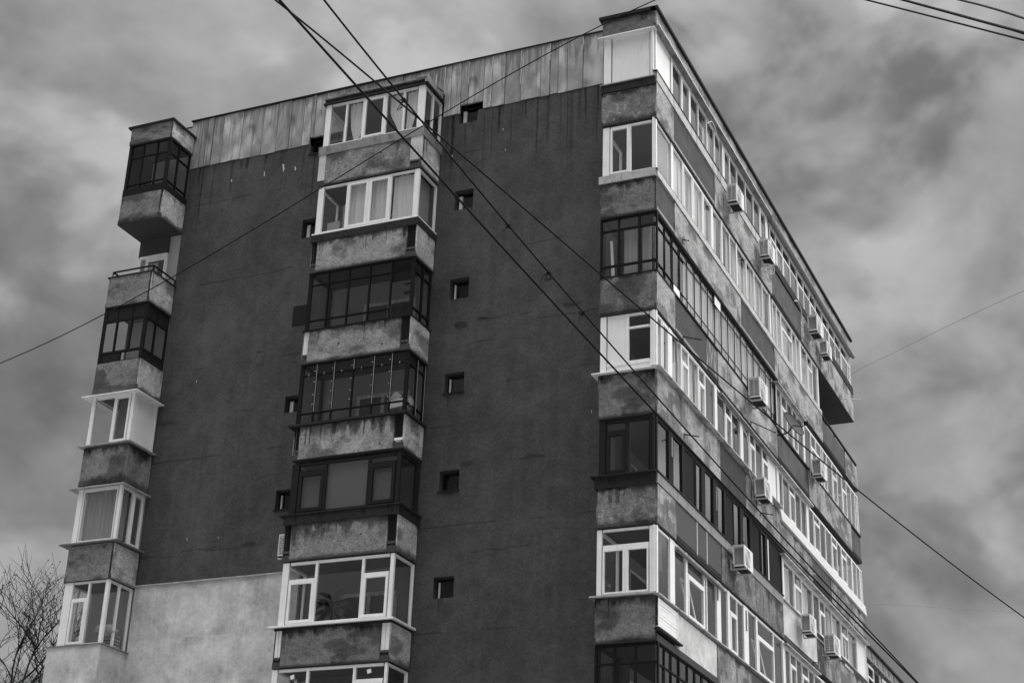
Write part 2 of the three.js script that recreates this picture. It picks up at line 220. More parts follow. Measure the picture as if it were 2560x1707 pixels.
// glazing strip. bays between us: g pane, c pane + curtain, s sash under transom, t the same + curtain, f full sash, k full sash + curtain, p white panel, d dark panel, y grey panel, w solid post (starts a new window), o open
function glazing(par, P, us, bays, y0, y1, o = {}) {
  const fm = o.mat ?? M.pvc, fw = o.fw ?? .055, fd = o.fd ?? .07, wn = o.w ?? 0, gl = o.glass ?? M.glass, tr = o.tr ?? [], top = o.tr1 ?? (y1 - .36);
  let cur = null, F = [];
  const flush = () => { if (cur && F.length) obj('frame', F, fm, cur); F = []; };
  const begin = () => { flush(); cur = group(o.name ?? 'window', par); };
  begin();
  const n = bays.length;
  for (let i = 0; i <= n; i++) {
    const e = i === 0 || i === n ? (o.ew ?? fw) : fw;
    if (bays[i - 1] !== 'w' && bays[i] !== 'w' && !(o.noEnd && (i === 0 || i === n))) F.push(P.b(us[i] - e / 2, us[i] + e / 2, y0, y1, wn - fd, wn + .003));
    if (i === n) break;
    const a0 = us[i], b0 = us[i + 1], b = bays[i], dir = Math.sign(b0 - a0), a = a0 + dir * fw / 2, c = b0 - dir * fw / 2;
    if (b === 'w') { F.push(P.b(a0, b0, y0, y1, wn - fd, wn + .012)); if (i < n - 1 && i > 0) begin(); continue; }
    const lo = y0 + fw, hi = y1 - fw;
    F.push(P.b(a, c, y0, lo, wn - fd, wn), P.b(a, c, hi, y1, wn - fd, wn));
    if (b === 'o') continue;
    if (b === 'p' || b === 'd' || b === 'y') { obj('panel', P.b(a, c, lo, hi, wn - .05, wn - .02), b === 'p' ? M.panelWhite : b === 'd' ? M.darkPanel : M.greyPanel, cur); continue; }
    const sash = 'stfk'.includes(b), cuts = [lo, ...tr, hi]; if ('st'.includes(b)) cuts.splice(1, cuts.length - 2, top);
    for (let k = 1; k < cuts.length - 1; k++) F.push(P.b(a, c, cuts[k] - fw * .45, cuts[k] + fw * .45, wn - fd, wn - .001));
    const first = cur.children.length === 0 && false;
    for (let k = 0; k < cuts.length - 1; k++) {
      const q0 = cuts[k] + (k ? fw * .45 : 0), q1 = cuts[k + 1] - (k < cuts.length - 2 ? fw * .45 : 0);
      if (sash && k === 0) {
        const sw = o.sw ?? .06; let z = .018; const A = [P.b(a, a + dir * sw, q0, q1, wn - .05, wn + z), P.b(c, c - dir * sw, q0, q1, wn - .05, wn + z), P.b(a + dir * sw, c - dir * sw, q0, q0 + sw, wn - .05, wn + z), P.b(a + dir * sw, c - dir * sw, q1 - sw, q1, wn - .05, wn + z)];
        const s = obj('sash', A, fm, cur); void s;
        obj('pane', pane(P, a + dir * sw, c - dir * sw, q0 + sw, q1 - sw, wn - .015), gl, cur);
      } else obj('pane', pane(P, a, c, q0, q1, wn - .03), (o.mix && o.mix[i]) ? o.mix[i] : gl, cur);
    }
    if ('ctk'.includes(b)) { const ct = o.curt ?? {}; curtain(P, a, c, lo - .1, hi + .03, wn - fd - .05, ct.label ?? 'pale net curtain hanging behind a window', ct.group, ct.opt?.(i) ?? {}); }
  }
  flush();
  if (o.rails) { }
}
const S = k => 27.2 - 2.75 * k;                 // underside of floor slab k (0 is the roof's)

// ------------------------------------------------------------------ ground
{
  const g = new THREE.PlaneGeometry(800, 800, 1, 1); g.rotateX(-Math.PI / 2);
  const t = tex(512, 512, (u, v) => .16 * (.7 + .6 * fbm2(u * 12, v * 12, 6, 181, 12))); t.repeat.set(80, 80); M.ground.map = t; M.ground.color = grey(1);
  tag(obj('ground', g, M.ground), 'flat grey ground around the apartment block', 'ground', null, 'structure');
}

// ------------------------------------------------------------------ the apartment block
const bld = group('apartment_building'); tag(bld, 'tall weathered concrete apartment block with dark end wall and glazed balconies', 'building');
const XL = -17.0, GX = -15.55, FX = -1.5, ZB = -20.15, ZE = -21.5, ZF = 1.35;
// end wall with vent window openings
{
  const s = new THREE.Shape(); s.moveTo(GX, 0); s.lineTo(FX + .25, 0); s.lineTo(FX + .25, 26.72); s.lineTo(-5.8, 26.72);
  s.lineTo(-5.82, 26.37); s.lineTo(-6.4, 26.37); s.lineTo(-6.4, 26.72); s.lineTo(-10.8, 26.72); s.lineTo(-10.8, 26.37); s.lineTo(-11.28, 26.37); s.lineTo(-11.28, 26.72); s.lineTo(GX, 26.72); s.closePath();
  const hole = (a, b, c, d) => { const h = new THREE.Path(); h.moveTo(a, c); h.lineTo(a, d); h.lineTo(b, d); h.lineTo(b, c); h.closePath(); s.holes.push(h); };
  const tops = [24.17, 21.42, 18.62, 15.88, 13.05], bots = [23.56, 20.80, 18.05, 15.32, 12.5];
  tops.forEach((t, i) => { hole(-6.39, -5.82, bots[i], t); if (i !== 1) hole(-11.3, -10.75, bots[i] + (i === 2 ? .08 : 0), t); });
  const g = new THREE.ExtrudeGeometry(s, { depth: .3, bevelEnabled: false }); g.translate(0, 0, -.3);
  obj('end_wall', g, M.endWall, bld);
  const vent = (x0, x1, y0, y1, kind) => {
    const w = group('vent_window', bld), P = PZ(-.2);
    obj('frame', [P.b(x0, x0 + .05, y0, y1, -.06, 0), P.b(x1 - .05, x1, y0, y1, -.06, 0), P.b(x0 + .05, x1 - .05, y0, y0 + .05, -.06, 0), P.b(x0 + .05, x1 - .05, y1 - .05, y1, -.06, 0), ...(kind === 'xx' ? [] : [])], M.darkFrame, w);  // frame coloured dark all round, standing for the lintel shade over it
    if (kind === 'half' || kind === 'plain' || kind === 'sill') obj('side_frame', P.b(x0 + .05, x0 + (kind === 'half' ? .15 : .09), y0 + .05, y1 - .09, -.06, .006), M.pvc, w);
    obj('pane', pane(P, x0 + .05, x1 - .05, y0 + .05, y1 - .05, -.03), M.dirtyGlass, w);
    if (kind === 'sill' || kind === 'dark') obj('sill', box(x0 - .03, x1 + .03, y0 - .03, y0, -.2, .045), M.flashDark, w);
  };
  vent(-6.4, -5.82, 26.37, 26.97, 'half'); vent(-11.28, -10.8, 26.37, 26.93, 'dark');
  const kinds = ['half', 'plain', 'sill', 'dark', 'plain'];
  tops.forEach((t, i) => { vent(-6.39, -5.82, bots[i], t, kinds[i]); if (i !== 1) vent(-11.3, -10.75, bots[i] + (i === 2 ? .08 : 0), t, i === 3 ? 'sill' : 'half'); });
  obj('vent_cover', box(-11.32, -10.75, 20.76, 21.38, -.05, .012), M.darkPanel, bld);
}
// body behind, pale strip of wall behind the left balconies, roof
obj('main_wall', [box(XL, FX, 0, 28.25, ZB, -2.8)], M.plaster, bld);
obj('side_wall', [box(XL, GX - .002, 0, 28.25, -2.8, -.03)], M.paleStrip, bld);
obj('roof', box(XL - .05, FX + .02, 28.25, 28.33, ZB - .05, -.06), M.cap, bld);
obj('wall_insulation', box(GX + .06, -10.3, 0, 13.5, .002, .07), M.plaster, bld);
obj('wall_flashing', box(GX - .02, -10.25, 13.5, 13.54, .0, .12), M.flashLight, bld);
// sheet-metal parapet above the end wall, sheet by sheet
{
  const seams = [-15.66, -15.25, -15.06, -14.83, -14.48, -14.21, -13.77, -13.03, -12.51, -12.06, -11.61, -11.32, -11.21, -10.85, -10.2, -9.75, -9.3, -8.8, -8.3, -7.85, -7.4, -6.9, -6.69, -6.37, -6.13, -5.65, -5.4, -4.98, -4.49, -3.88, -3.6, -3.35, -3.07, -2.6, -1.99, -1.2];
  const off = rng(33);
  for (let i = 0; i < seams.length - 1; i++) {
    const a = seams[i] + .007, b = seams[i + 1] - .007, z = .012 + (i % 3) * .007, mid = a > -10.3 && b < -6.85;
    const y0 = mid ? 27.5 : (b > -6.3 && a < -5.9) ? 26.985 : (b > -11.25 && a < -10.8) ? 26.95 : 26.70 + off() * .03, y1 = 28.40 + (a > -7 ? .07 : 0) + off() * .02;
    const g = box(a, b, y0, y1, -.05, z), U = g.attributes.uv, du = off() * 4, dv = -28.45; for (let k = 0; k < U.count; k++) U.setXY(k, U.getX(k) + du, U.getY(k) + dv);
    const P = g.attributes.position; for (let k = 0; k < P.count; k++) if (P.getZ(k) > 0) P.setZ(k, P.getZ(k) + (P.getX(k) > (a + b) / 2 ? .012 : 0) * off());
    obj('metal_sheet', g, M.zinc[mid ? 2 : i < 3 ? 1 : Math.floor(off() * 2)], bld);
  }
  for (const [x, l] of [[-6.9, .95], [-6.13, .75], [-5.4, 1.5], [-4.49, 1.15], [-3.6, .55], [-2.6, .42]]) {
    const pts = []; for (let i = 0; i <= 8; i++) pts.push([x + (off() - .5) * .03, 28.4 - l * i / 8, .035]);
    obj('sealant_strip', tube(pts, .010, 24, 5), M.bracket, bld);
  }
  for (const x of [-10.0, -9.6, -9.1, -8.6, -8.1, -7.6, -7.2]) obj('roof_batten', box(x, x + .05, 27.75, 28.2, .03, .06), M.flashLight, bld);
  obj('coping', box(-15.7, -1.3, 28.44, 28.475, -.12, .05), M.flashDark, bld);
}
const capOver = .07;
function addBalcony(name = 'balcony') { return group(name, bld); }
function cpan(par, g, mat, label) { const m = obj('parapet_panel', g, mat, par); if (label) m.userData.label = label; return m; }
const pb = (...a) => { panelUV = true; const g = box(...a); panelUV = false; return g; };

// generic projecting balcony column on the end wall
function columnFloor(k, c) {                    // c: x0,x1,zf, top (concrete), mats, extra
  const { x0, x1, zf } = c, b = addBalcony(), y0 = S(k), y1 = c.top, e = .045;
  if (c.front !== false) {
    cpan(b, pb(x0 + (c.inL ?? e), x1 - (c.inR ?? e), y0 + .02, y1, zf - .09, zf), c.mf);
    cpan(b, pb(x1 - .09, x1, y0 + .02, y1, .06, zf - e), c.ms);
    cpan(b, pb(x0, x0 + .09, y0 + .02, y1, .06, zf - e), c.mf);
    objs('corner_joint', [box(x1 - .09, x1 - .045, y0 + .02, y1, zf - .09, zf - .045), box(x0 + .014, x0 + .07, y0 + .02, y1, zf - .09, zf - .045)], c.mj ?? M.joint, b);
  }
  obj('floor_slab', box(x0 + .01, x1 - .012, y0, y0 + .16, .0, zf - .012), M.slab, b);
  return b;
}
function sill(b, c, y0, y1, o = {}) {           // flashing round front and right side
  const ov = o.ov ?? .02, m = o.mat ?? M.flashMid, l = o.l ?? ov, { x0, x1, zf } = c;
  obj(o.name ?? 'window_sill', [box(x0 - l, x1 + ov, y0, y1, zf - .1, zf + ov), box(x1 - .1, x1 + ov, y0, y1, .0, zf - .1), box(x0 - l, x0 + .08, y0, y1, .0, zf - .1)], m, b);
}
const wz = c => PZ(c.zf - .05), wx = c => PX(c.x1 - .05), wn = c => PN(c.x0 + .05);

// ---- left column
{
  const c = { x0: -17.05, x1: -15.5, zf: 1.19 };
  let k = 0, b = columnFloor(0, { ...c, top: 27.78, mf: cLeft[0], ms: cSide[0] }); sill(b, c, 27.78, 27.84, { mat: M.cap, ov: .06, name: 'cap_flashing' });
  const verts = [-17.02, -16.5, -16.0, -15.53], SZ = [1.13, .6, .05];
  // row 0: dark steel glazing
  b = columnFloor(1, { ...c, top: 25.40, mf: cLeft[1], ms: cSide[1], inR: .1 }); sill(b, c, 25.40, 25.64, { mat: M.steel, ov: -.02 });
  const W = group('window_bay', bld); W.name = 'glazed_balcony';
  glazing(bld, wz(c), verts, 'ggg', 25.64, 27.2, { mat: M.steel, fw: .035, tr: [25.80, 26.74], glass: M.dirtyGlass });
  glazing(bld, wx(c), SZ, 'gg', 25.64, 27.2, { mat: M.steel, fw: .035, tr: [25.80, 26.74], glass: M.dirtyGlass });
  glazing(bld, wn(c), [.05, .6, 1.13], 'dd', 25.64, 27.2, { mat: M.steel, fw: .035 });
  bld.remove(W);
  // row 1: open balcony with rail, door behind
  b = columnFloor(2, { ...c, top: 22.66, mf: cLeft[0], ms: cSide[0], inR: .07 }); sill(b, c, 22.66, 22.70, { mat: M.cap, ov: .02 });
  obj('handrail', [tube([[-16.94, 22.72, 1.15], [-16.94, 22.87, 1.15]], .018, 2), box(-16.95, -15.5, 22.85, 22.89, 1.12, 1.16), box(-15.54, -15.5, 22.85, 22.89, .02, 1.12), box(-16.96, -16.92, 22.85, 22.89, .02, 1.12), box(-15.55, -15.5, 22.7, 22.85, 1.1, 1.15), box(-15.53, -15.5, 22.7, 22.85, .05, .08)], M.rail, b);
  const d = group('door', bld); obj('frame', [box(-16.95, -16.88, 21.9, 23.9, -.03, .05), box(-16.02, -15.95, 21.9, 23.9, -.03, .05), box(-16.88, -16.02, 23.8, 23.9, -.03, .05), box(-16.7, -16.6, 21.9, 23.8, -.03, .045), box(-16.6, -16.02, 23.68, 23.8, -.03, .045)], M.pvc, d); obj('pane', box(-16.6, -16.02, 21.9, 23.68, -.02, .02), M.darkRoomPane, d); obj('curtain', box(-16.58, -16.25, 21.9, 23.62, .021, .024), M.blind, d);
  obj('lintel', box(-17.0, -15.95, 23.9, 24.45, -.03, .04), M.slab, bld);
  // row 2: steel glazing over k3
  b = columnFloor(3, { ...c, top: 19.91, mf: cLeft[0], ms: cSide[1], inR: .06 });
  for (const [P, us] of [[wz(c), [-17.03, -16.55, -16.04, -15.53]], [wx(c), SZ]]) {
    glazing(bld, P, us, us.length > 3 ? 'ddd' : 'dd', 21.26, 21.7, { mat: M.steel, fw: .03 });
    glazing(bld, P, us, us.length > 3 ? 'ggg' : 'gg', 20.25, 21.26, { mat: M.steel, fw: .035, glass: us.length > 3 ? M.glass : M.dirtyGlass });
    glazing(bld, P, us.length > 3 ? [-17.03, -16.3, -15.53] : us, us.length > 3 ? 'dg' : 'dd', 19.93, 20.25, { mat: M.steel, fw: .03 });
  }
  glazing(bld, wn(c), [.05, .6, 1.13], 'gg', 19.93, 21.7, { mat: M.steel, fw: .035 });
  // row 3: white PVC
  b = columnFloor(4, { ...c, top: 17.33, mf: cLeft[2], ms: cLeft[2] }); sill(b, c, 17.36, 17.39, { mat: M.flashLight, ov: .09, l: .14 }); sill(b, c, 18.86, 18.89, { mat: M.pvc, ov: .13, l: .22, name: 'canopy' });
  glazing(bld, wz(c), [-17.0, -16.88, -16.2, -15.64, -15.53], 'wgkw', 17.39, 18.86, { curt: { label: 'grey roller blind behind the right pane under the white canopy of the left balconies', opt: () => ({ folds: .5, mat: M.blindGrey }) } });
  glazing(bld, wx(c), [1.12, .95, .12, .04], 'wpw', 17.39, 18.86);
  glazing(bld, wn(c), [.05, 1.1], 'g', 17.39, 18.86);
  // row 4
  b = columnFloor(5, { ...c, top: 14.45, mf: cLeft[0], ms: cSide[0], inR: .07 }); sill(b, c, 14.50, 14.53, { mat: M.flashMid, ov: .1, l: .26 }); sill(b, c, 16.11, 16.14, { mat: M.flashLight, ov: .1, l: .22, name: 'canopy' });
  glazing(bld, wz(c), [-17.0, -16.84, -15.63, -15.53], 'wkw', 14.53, 16.11, { sw: .03, curt: { label: 'grey vertical blind behind the wide single pane of the left balconies', opt: () => ({ folds: 12, mat: M.blind }) } });
  glazing(bld, wx(c), [1.12, .58, .1], 'cf', 14.53, 16.11, { curt: { label: 'grey vertical blind in the side window of the left balconies', opt: () => ({ folds: 12, mat: M.blind }) } });
  glazing(bld, wn(c), [.05, 1.1], 'g', 14.53, 16.11);
  // row 5
  b = columnFloor(6, { ...c, x0: -17.18, top: 11.66, mf: M.plaster, ms: M.plaster, zf: 1.24, front: false });
  cpan(b, box(-17.2, -15.47, 0, 11.66, 1.14, 1.24), M.plaster); cpan(b, box(-15.57, -15.47, 0, 11.66, .06, 1.14), M.plaster); cpan(b, box(-17.2, -17.1, 0, 11.66, .06, 1.14), M.plaster);
  sill(b, c, 11.66, 11.69, { mat: M.flashMid, ov: .09, l: .18 });
  glazing(bld, wz(c), [-16.98, -16.72, -16.18, -15.64, -15.53], 'wsgw', 11.69, 13.45, { tr1: 12.97, sw: .06 });
  glazing(bld, wx(c), [1.12, .63, .1], 'gg', 11.69, 13.45);
  glazing(bld, wn(c), [.05, .6, 1.1], 'gg', 11.69, 13.45);
}
// ---- middle column
{
  const c = { x0: -10.2, x1: -6.9, zf: 1.16 }, SZ2 = [1.08, .5, .05];
  // cornice
  let b = addBalcony('cornice'); obj('cornice_slab', [box(-10.22, -6.88, 27.14, 27.2, 0, 1.18), box(-10.18, -6.92, 27.2, 27.33, 0, 1.14)], M.flashDark, b); obj('roofing', [quad([[-10.2, 27.33, 1.15], [-6.9, 27.33, 1.15], [-6.9, 27.55, .05], [-10.2, 27.55, .05]]), box(-10.2, -6.9, 27.32, 27.36, 1.1, 1.2)], M.zinc[2], b);
  objs('roof_edge', [box(-9.6, -8.9, 27.36, 27.41, .9, 1.16), box(-8.8, -8.0, 27.35, 27.38, 1.0, 1.19), box(-7.2, -6.86, 27.34, 27.44, .95, 1.2), box(-6.93, -6.84, 27.2, 27.36, .2, 1.2)], M.flashMid, b);
  // row 0
  const net = (t, o) => ({ label: t, opt: () => o });
  glazing(bld, wz(c), [-10.1, -9.97, -9.46, -8.9, -8.18, -7.6, -7.15, -6.95], 'wgcfccw', 25.74, 27.14, { curt: { label: 'tied-back sheer curtain from the left in the top middle balcony window', group: 'tied-back curtains of the top middle balcony', opt: i => ({ tie: i === 5 ? .55 : .6, side: i === 2 ? 0 : i === 4 ? 1 : -1, folds: 6 }) } });
  glazing(bld, wx(c), [1.08, .55, .05], 'gg', 25.74, 27.14); glazing(bld, wn(c), [.05, 1.08], 'g', 25.74, 27.14);
  b = columnFloor(1, { ...c, top: 25.45, mf: cMid[0], ms: cSide[0], inL: .22, inR: .36 }); sill(b, c, 25.45, 25.72, { mat: M.flashMid, ov: .025 });
  objs('repair_patch', [box(-10.2, -9.98, 24.62, 25.45, 1.06, 1.163), box(-7.26, -6.9, 24.72, 25.45, 1.06, 1.163)], M.plaster, b); objs('recess', [box(-10.17, -9.98, 24.42, 24.62, 1.0, 1.08), box(-7.26, -6.93, 24.45, 24.72, 1.0, 1.08)], M.joint, b);
  // row 1
  glazing(bld, wz(c), [-10.12, -9.97, -9.2, -8.52, -7.84, -7.1, -6.95], 'wgkkcw', 22.92, 24.42, { curt: { label: 'gathered curtain from the left in the second middle balcony from the top', group: 'curtains of the second middle balcony', opt: () => ({ folds: 4.5 }) } });
  glazing(bld, wx(c), [1.08, .05], 'c', 22.92, 24.42, { curt: { label: 'plain grey blind in the side pane of the second middle balcony', opt: () => ({ folds: .5, mat: M.blind }) } }); glazing(bld, wn(c), [.05, 1.08], 'g', 22.92, 24.42);
  b = columnFloor(2, { ...c, top: 22.65, mf: cMid[1], ms: cSide[0], inL: .2, inR: .3 }); sill(b, c, 22.65, 22.87, { mat: M.flashDark, ov: .02 }); sill(b, c, 22.87, 22.92, { mat: M.pvc, ov: .01 });
  // row 2: steel grid
  glazing(bld, wz(c), [-10.17, -9.57, -8.93, -8.28, -7.62, -6.94], 'ggggo', 19.95, 21.7, { mat: M.steel, fw: .036, tr: [20.25, 21.33], glass: M.dirtyGlass });
  glazing(bld, wx(c), SZ2, 'gg', 19.95, 21.7, { mat: M.steel, fw: .045, tr: [20.25, 21.33], glass: M.dirtyGlass }); glazing(bld, wn(c), [.05, 1.08], 'g', 19.95, 21.7, { mat: M.steel, glass: M.dirtyGlass });
  b = columnFloor(3, { ...c, top: 19.91, mf: cMid[2], ms: cSide[0], inL: .2, inR: .29 }); sill(b, c, 19.91, 19.95, { mat: M.steel, ov: .015 });
  objs('broken_panel', [box(-7.62, -6.97, 21.06, 21.33, 1.02, 1.04), box(-7.2, -6.97, 20.62, 20.7, 1.05, 1.08), box(-7.2, -6.97, 20.9, 20.94, 1.05, 1.08)], M.steel, b);
  // row 3: steel grid with putty clips
  const v3 = [-10.17, -9.7, -9.16, -8.57, -7.96, -7.43, -6.93];
  glazing(bld, wz(c), v3, 'gggggg', 17.2, 18.95, { mat: M.steel, fw: .032, tr: [17.52, 18.62], glass: M.dirtyGlass });
  glazing(bld, wx(c), SZ2, 'gg', 17.2, 18.95, { mat: M.steel, fw: .04, tr: [17.52, 18.62], glass: M.dirtyGlass }); glazing(bld, wn(c), [.05, 1.08], 'g', 17.2, 18.95, { mat: M.steel, glass: M.dirtyGlass });
  b = columnFloor(4, { ...c, top: 17.12, mf: cMid[3], ms: cSide[0], inL: .2, inR: .3 }); sill(b, c, 17.14, 17.2, { mat: M.flashDark, ov: .06, l: .16 });
  const put = []; for (let i = 1; i < 6; i++) { put.push(box(v3[i] + .022, v3[i] + .034, i === 3 ? 18.62 : 17.55, i > 3 || i < 3 ? 18.9 : 18.9, 1.112, 1.122)); for (let j = 0; j < 4; j++) { const py = 17.66 + j * .34 + .1 * R(); put.push(box(v3[i] - .055, v3[i] - .01, py, py + .018, 1.112, 1.122)); } }
  for (let i = 0; i < 6; i++) put.push(box(v3[i] + .25, v3[i] + .264, 18.59, 18.65, 1.112, 1.122));
  put.push(box(-6.948, -6.94, 17.3, 18.9, .5, .515), box(-6.948, -6.94, 17.3, 18.9, .06, .075));
  obj('putty', put, std(.3, .8), b);
  // row 4: dark PVC
  glazing(bld, wz(c), [-10.12, -9.95, -9.14, -7.86, -7.06, -6.95], 'wsksw'.replace('k', 'g'), 14.7, 16.1, { mat: M.darkFrame, fw: .07, tr1: 15.86, sw: .09, glass: M.glass });
  obj('roller_blind', box(-9.1, -7.9, 14.75, 16.05, .98, 1.0), M.blindGrey, bld); objs('roller_blind', [box(-9.85, -9.25, 14.8, 15.8, .98, 1.0), box(-7.74, -7.2, 14.8, 15.65, .98, 1.0)], std(.07, .9), bld);
  glazing(bld, wx(c), [1.08, .2, .05], 'gw', 14.7, 16.1, { mat: M.darkFrame, fw: .06 }); glazing(bld, wn(c), [.05, 1.08], 'g', 14.7, 16.1, { mat: M.darkFrame });
  b = columnFloor(5, { ...c, top: 14.42, mf: cMid[4], ms: cSide[1], inL: .22, inR: .28 }); sill(b, c, 14.42, 14.67, { mat: M.flashDark, ov: .03 }); sill(b, c, 14.67, 14.70, { mat: M.flashDark, ov: .07, l: .17 });
  // row 5: white, tilted right sash
  glazing(bld, wz(c), [-10.15, -9.97, -9.16, -7.82, -7.05, -6.95], 'wsgsw', 11.77, 13.42, { fw: .07, tr1: 12.94, sw: .07 });
  glazing(bld, wx(c), [1.08, .08, .03], 'gw', 11.77, 13.42); glazing(bld, wn(c), [.05, 1.08], 'g', 11.77, 13.42);
  b = columnFloor(6, { ...c, top: 11.66, mf: cFront[2], ms: cSide[1], inL: .24, inR: .27, mj: M.pvc }); sill(b, c, 11.72, 11.77, { mat: M.pvc, ov: .09, l: .16 }); sill(b, c, 11.66, 11.72, { mat: M.flashDark, ov: .01 });
  // row 6
  glazing(bld, wz(c), [-10.18, -10.03, -9.16, -7.85, -7.02, -6.95], 'wsgsw', 9.0, 10.68, { fw: .07, tr1: 10.28, sw: .06 });
  glazing(bld, wx(c), [1.08, .08, .03], 'gw', 9.0, 10.68); glazing(bld, wn(c), [.05, 1.08], 'g', 9.0, 10.68);
  b = columnFloor(7, { ...c, top: 8.95, mf: cMid[0], ms: cSide[1], inL: .2, inR: .3 });
  obj('pier', box(-10.1, -7.0, 0, 7.9, 0, 1.0), M.plaster, bld);
  // ribbed strips filling the ends of the front panels, with broken feet
  for (const [k, top, light] of [[2, 22.65], [3, 19.91], [4, 17.12], [5, 14.42], [6, 11.66, true]]) for (const [x0, x1] of [[-10.17, -10.0], [-7.17, -6.94]]) {
    const B = group('filler_strip', bld), n = light ? 2 : 4, w = (x1 - x0) / n, y0 = S(k) + .28;
    for (let i = 0; i < n; i++) obj('rib', box(x0 + i * w + .006, x0 + (i + 1) * w - .006, y0, top, 1.06, 1.12), light || (k === 3 && x0 < -10) ? M.pvc : M.steel, B);
    obj('foot', [box(x0, x1, y0 - .06, y0, 1.04, 1.15), box(x0 + .02, x1 - .03, S(k) + .02, y0 - .06, 1.02, 1.1)], k === 4 && x0 > -8 ? M.white : M.sheet, B);
  }
  // walls and windows of the flats behind the glazing
  for (const [y0, y1] of [[19.2, 21.68], [16.4, 18.93], [13.7, 16.1], [10.9, 13.4], [22, 24.4]]) obj('balcony_wall', box(-10.1, -7.0, y0, y1, .001, .006), M.inside, bld);
  for (const k of [1, 2, 3, 5]) { const y = S(k + 1), w = group('inner_window', bld); obj('frame', [box(-9.0, -8.9, y + .9, y + 2.1, 0, .05), box(-7.5, -7.4, y + .9, y + 2.1, 0, .05), box(-8.9, -7.5, y + 2.0, y + 2.1, 0, .05), box(-8.25, -8.15, y + .9, y + 2.0, 0, .05)], M.flashLight, w); obj('pane', [box(-8.9, -8.25, y + .9, y + 2.0, .003, .02), box(-8.15, -7.5, y + .9, y + 2.0, .003, .02)], M.darkRoomPane, w); }
}

// ---- right corner column and the long facade
const CC = { x0: -1.53, x1: 0, zf: ZF };
const facadeWall = obj('facade_wall', box(-1.56, FX, 0, 27.3, ZB, -.0), M.inside, bld);
obj('corner_wall', box(FX, -1.25, 26.72, 28.3, -.3, -.04), M.plaster, bld);
for (let k = 0; k <= 7; k++) obj('floor_slab', box(-1.52, -.012, S(k), S(k) + .16, ZE + .012, ZF - .012), M.slab, bld);
for (const z of [-9.96]) obj('partition_wall', box(-1.5, -.16, 4, 27.2, z - .06, z + .06), M.inside, bld);
for (let k = 0; k <= 7; k++) {                  // windows and doors in the wall behind the balconies
  for (const z of [-1.6, -5.6, -8.4, -12, -15.5, -18.6]) { const y = S(k + 1) + .16, w = group('inner_window', bld); obj('frame', [box(-1.5, -1.46, y + .8, y + 2.25, z - .75, z - .68), box(-1.5, -1.46, y + .8, y + 2.25, z + .68, z + .75), box(-1.5, -1.46, y + 2.18, y + 2.25, z - .68, z + .68)], M.pvc, w); obj('pane', box(-1.5, -1.475, y + .8, y + 2.18, z - .68, z + .68), M.darkRoomPane, w); }
}
const zc = z => z - .06 * (35.77 - z) / 11.74;   // measured on the panel faces, carried back to the glazing plane
const FW = PX(-.06), FB = PX(0), RF = PZ(ZF - .05), LF = PN(CC.x0 + .05);
const LZ = [1.22, .05];
// long-facade parapets: [k, z0, z1, top, kind]
const kinds = { B0: cB[0], B1: cB[1], B2: cB[2], B3: cB[3], m: M.mesh, s: M.sheet, r: M.rust, y: M.greyPanel, P: M.plaster };
const parapets = [
  [0, [[1.31, -3.8, 27.78, 'B0'], [-3.82, -7.4, 27.78, 'B0'], [-7.42, -11.1, 27.78, 'B1'], [-11.12, -14.8, 27.78, 'B0'], [-14.82, -18.4, 27.78, 'B0'], [-18.42, -21.5, 27.78, 'B0']]],
  [1, [[1.31, -.11, 25.53, 'B0'], [-.11, -1.35, 25.53, 'm'], [-1.36, -2.6, 25.53, 'm'], [-2.61, -3.79, 25.53, 'm'], [-3.81, -9.95, 25.53, 'B0'], [-9.97, -13.62, 25.53, 's'], [-13.64, -17.4, 25.53, 'B0'], [-17.42, -21.5, 25.53, 'B0']]],
  [2, [[1.31, -.10, 22.68, 'm'], [-.13, -6.26, 22.68, 'B0'], [-6.28, -9.94, 22.68, 'm'], [-9.97, -16.13, 22.68, 'B0'], [-16.15, -17.8, 22.60, 's'], [-17.81, -19.5, 22.60, 's'], [-19.52, -21.5, 22.60, 'B1']]],
  [3, [[1.31, -.10, 20.0, 'B0'], [-.12, -2.79, 19.96, 'm'], [-2.82, -3.79, 19.95, 'r'], [-3.81, -9.95, 19.95, 'B0'], [-9.98, -13.8, 19.88, 's'], [-13.82, -19.95, 19.95, 'B1'], [-19.97, -21.5, 19.9, 's']]],
  [4, [[1.31, -3.86, 17.34, 'B1'], [-3.88, -6.27, 17.3, 'c'], [-6.29, -9.94, 17.3, 'B2'], [-9.97, -13.83, 17.02, 'B2'], [-13.85, -16.34, 17.02, 's'], [-16.36, -21.5, 17.02, 'B2']]],
  [5, [[1.31, -.08, 14.42, 'B1'], [-.10, -1.72, 14.42, 'y'], [-1.74, -2.54, 14.42, 'y'], [-2.56, -3.80, 14.42, 'y'], [-3.82, -9.98, 14.42, 'B3'], [-10.0, -14.05, 14.62, 'P'], [-14.07, -17.8, 14.45, 'B2'], [-17.82, -21.5, 14.45, 'B2']]],
  [6, [[1.31, -.12, 11.70, 'v'], [-.15, -3.3, 11.70, 'P'], [-3.3, -6.34, 11.70, 'B2'], [-6.36, -9.94, 11.7, 'y'], [-9.97, -16.1, 11.75, 'B1'], [-16.12, -21.5, 11.75, 'B2']]],
  [7, [[1.31, -3.8, 8.95, 'B1'], [-3.82, -9.94, 8.95, 'B1'], [-9.97, -21.5, 8.95, 'B2']]]];
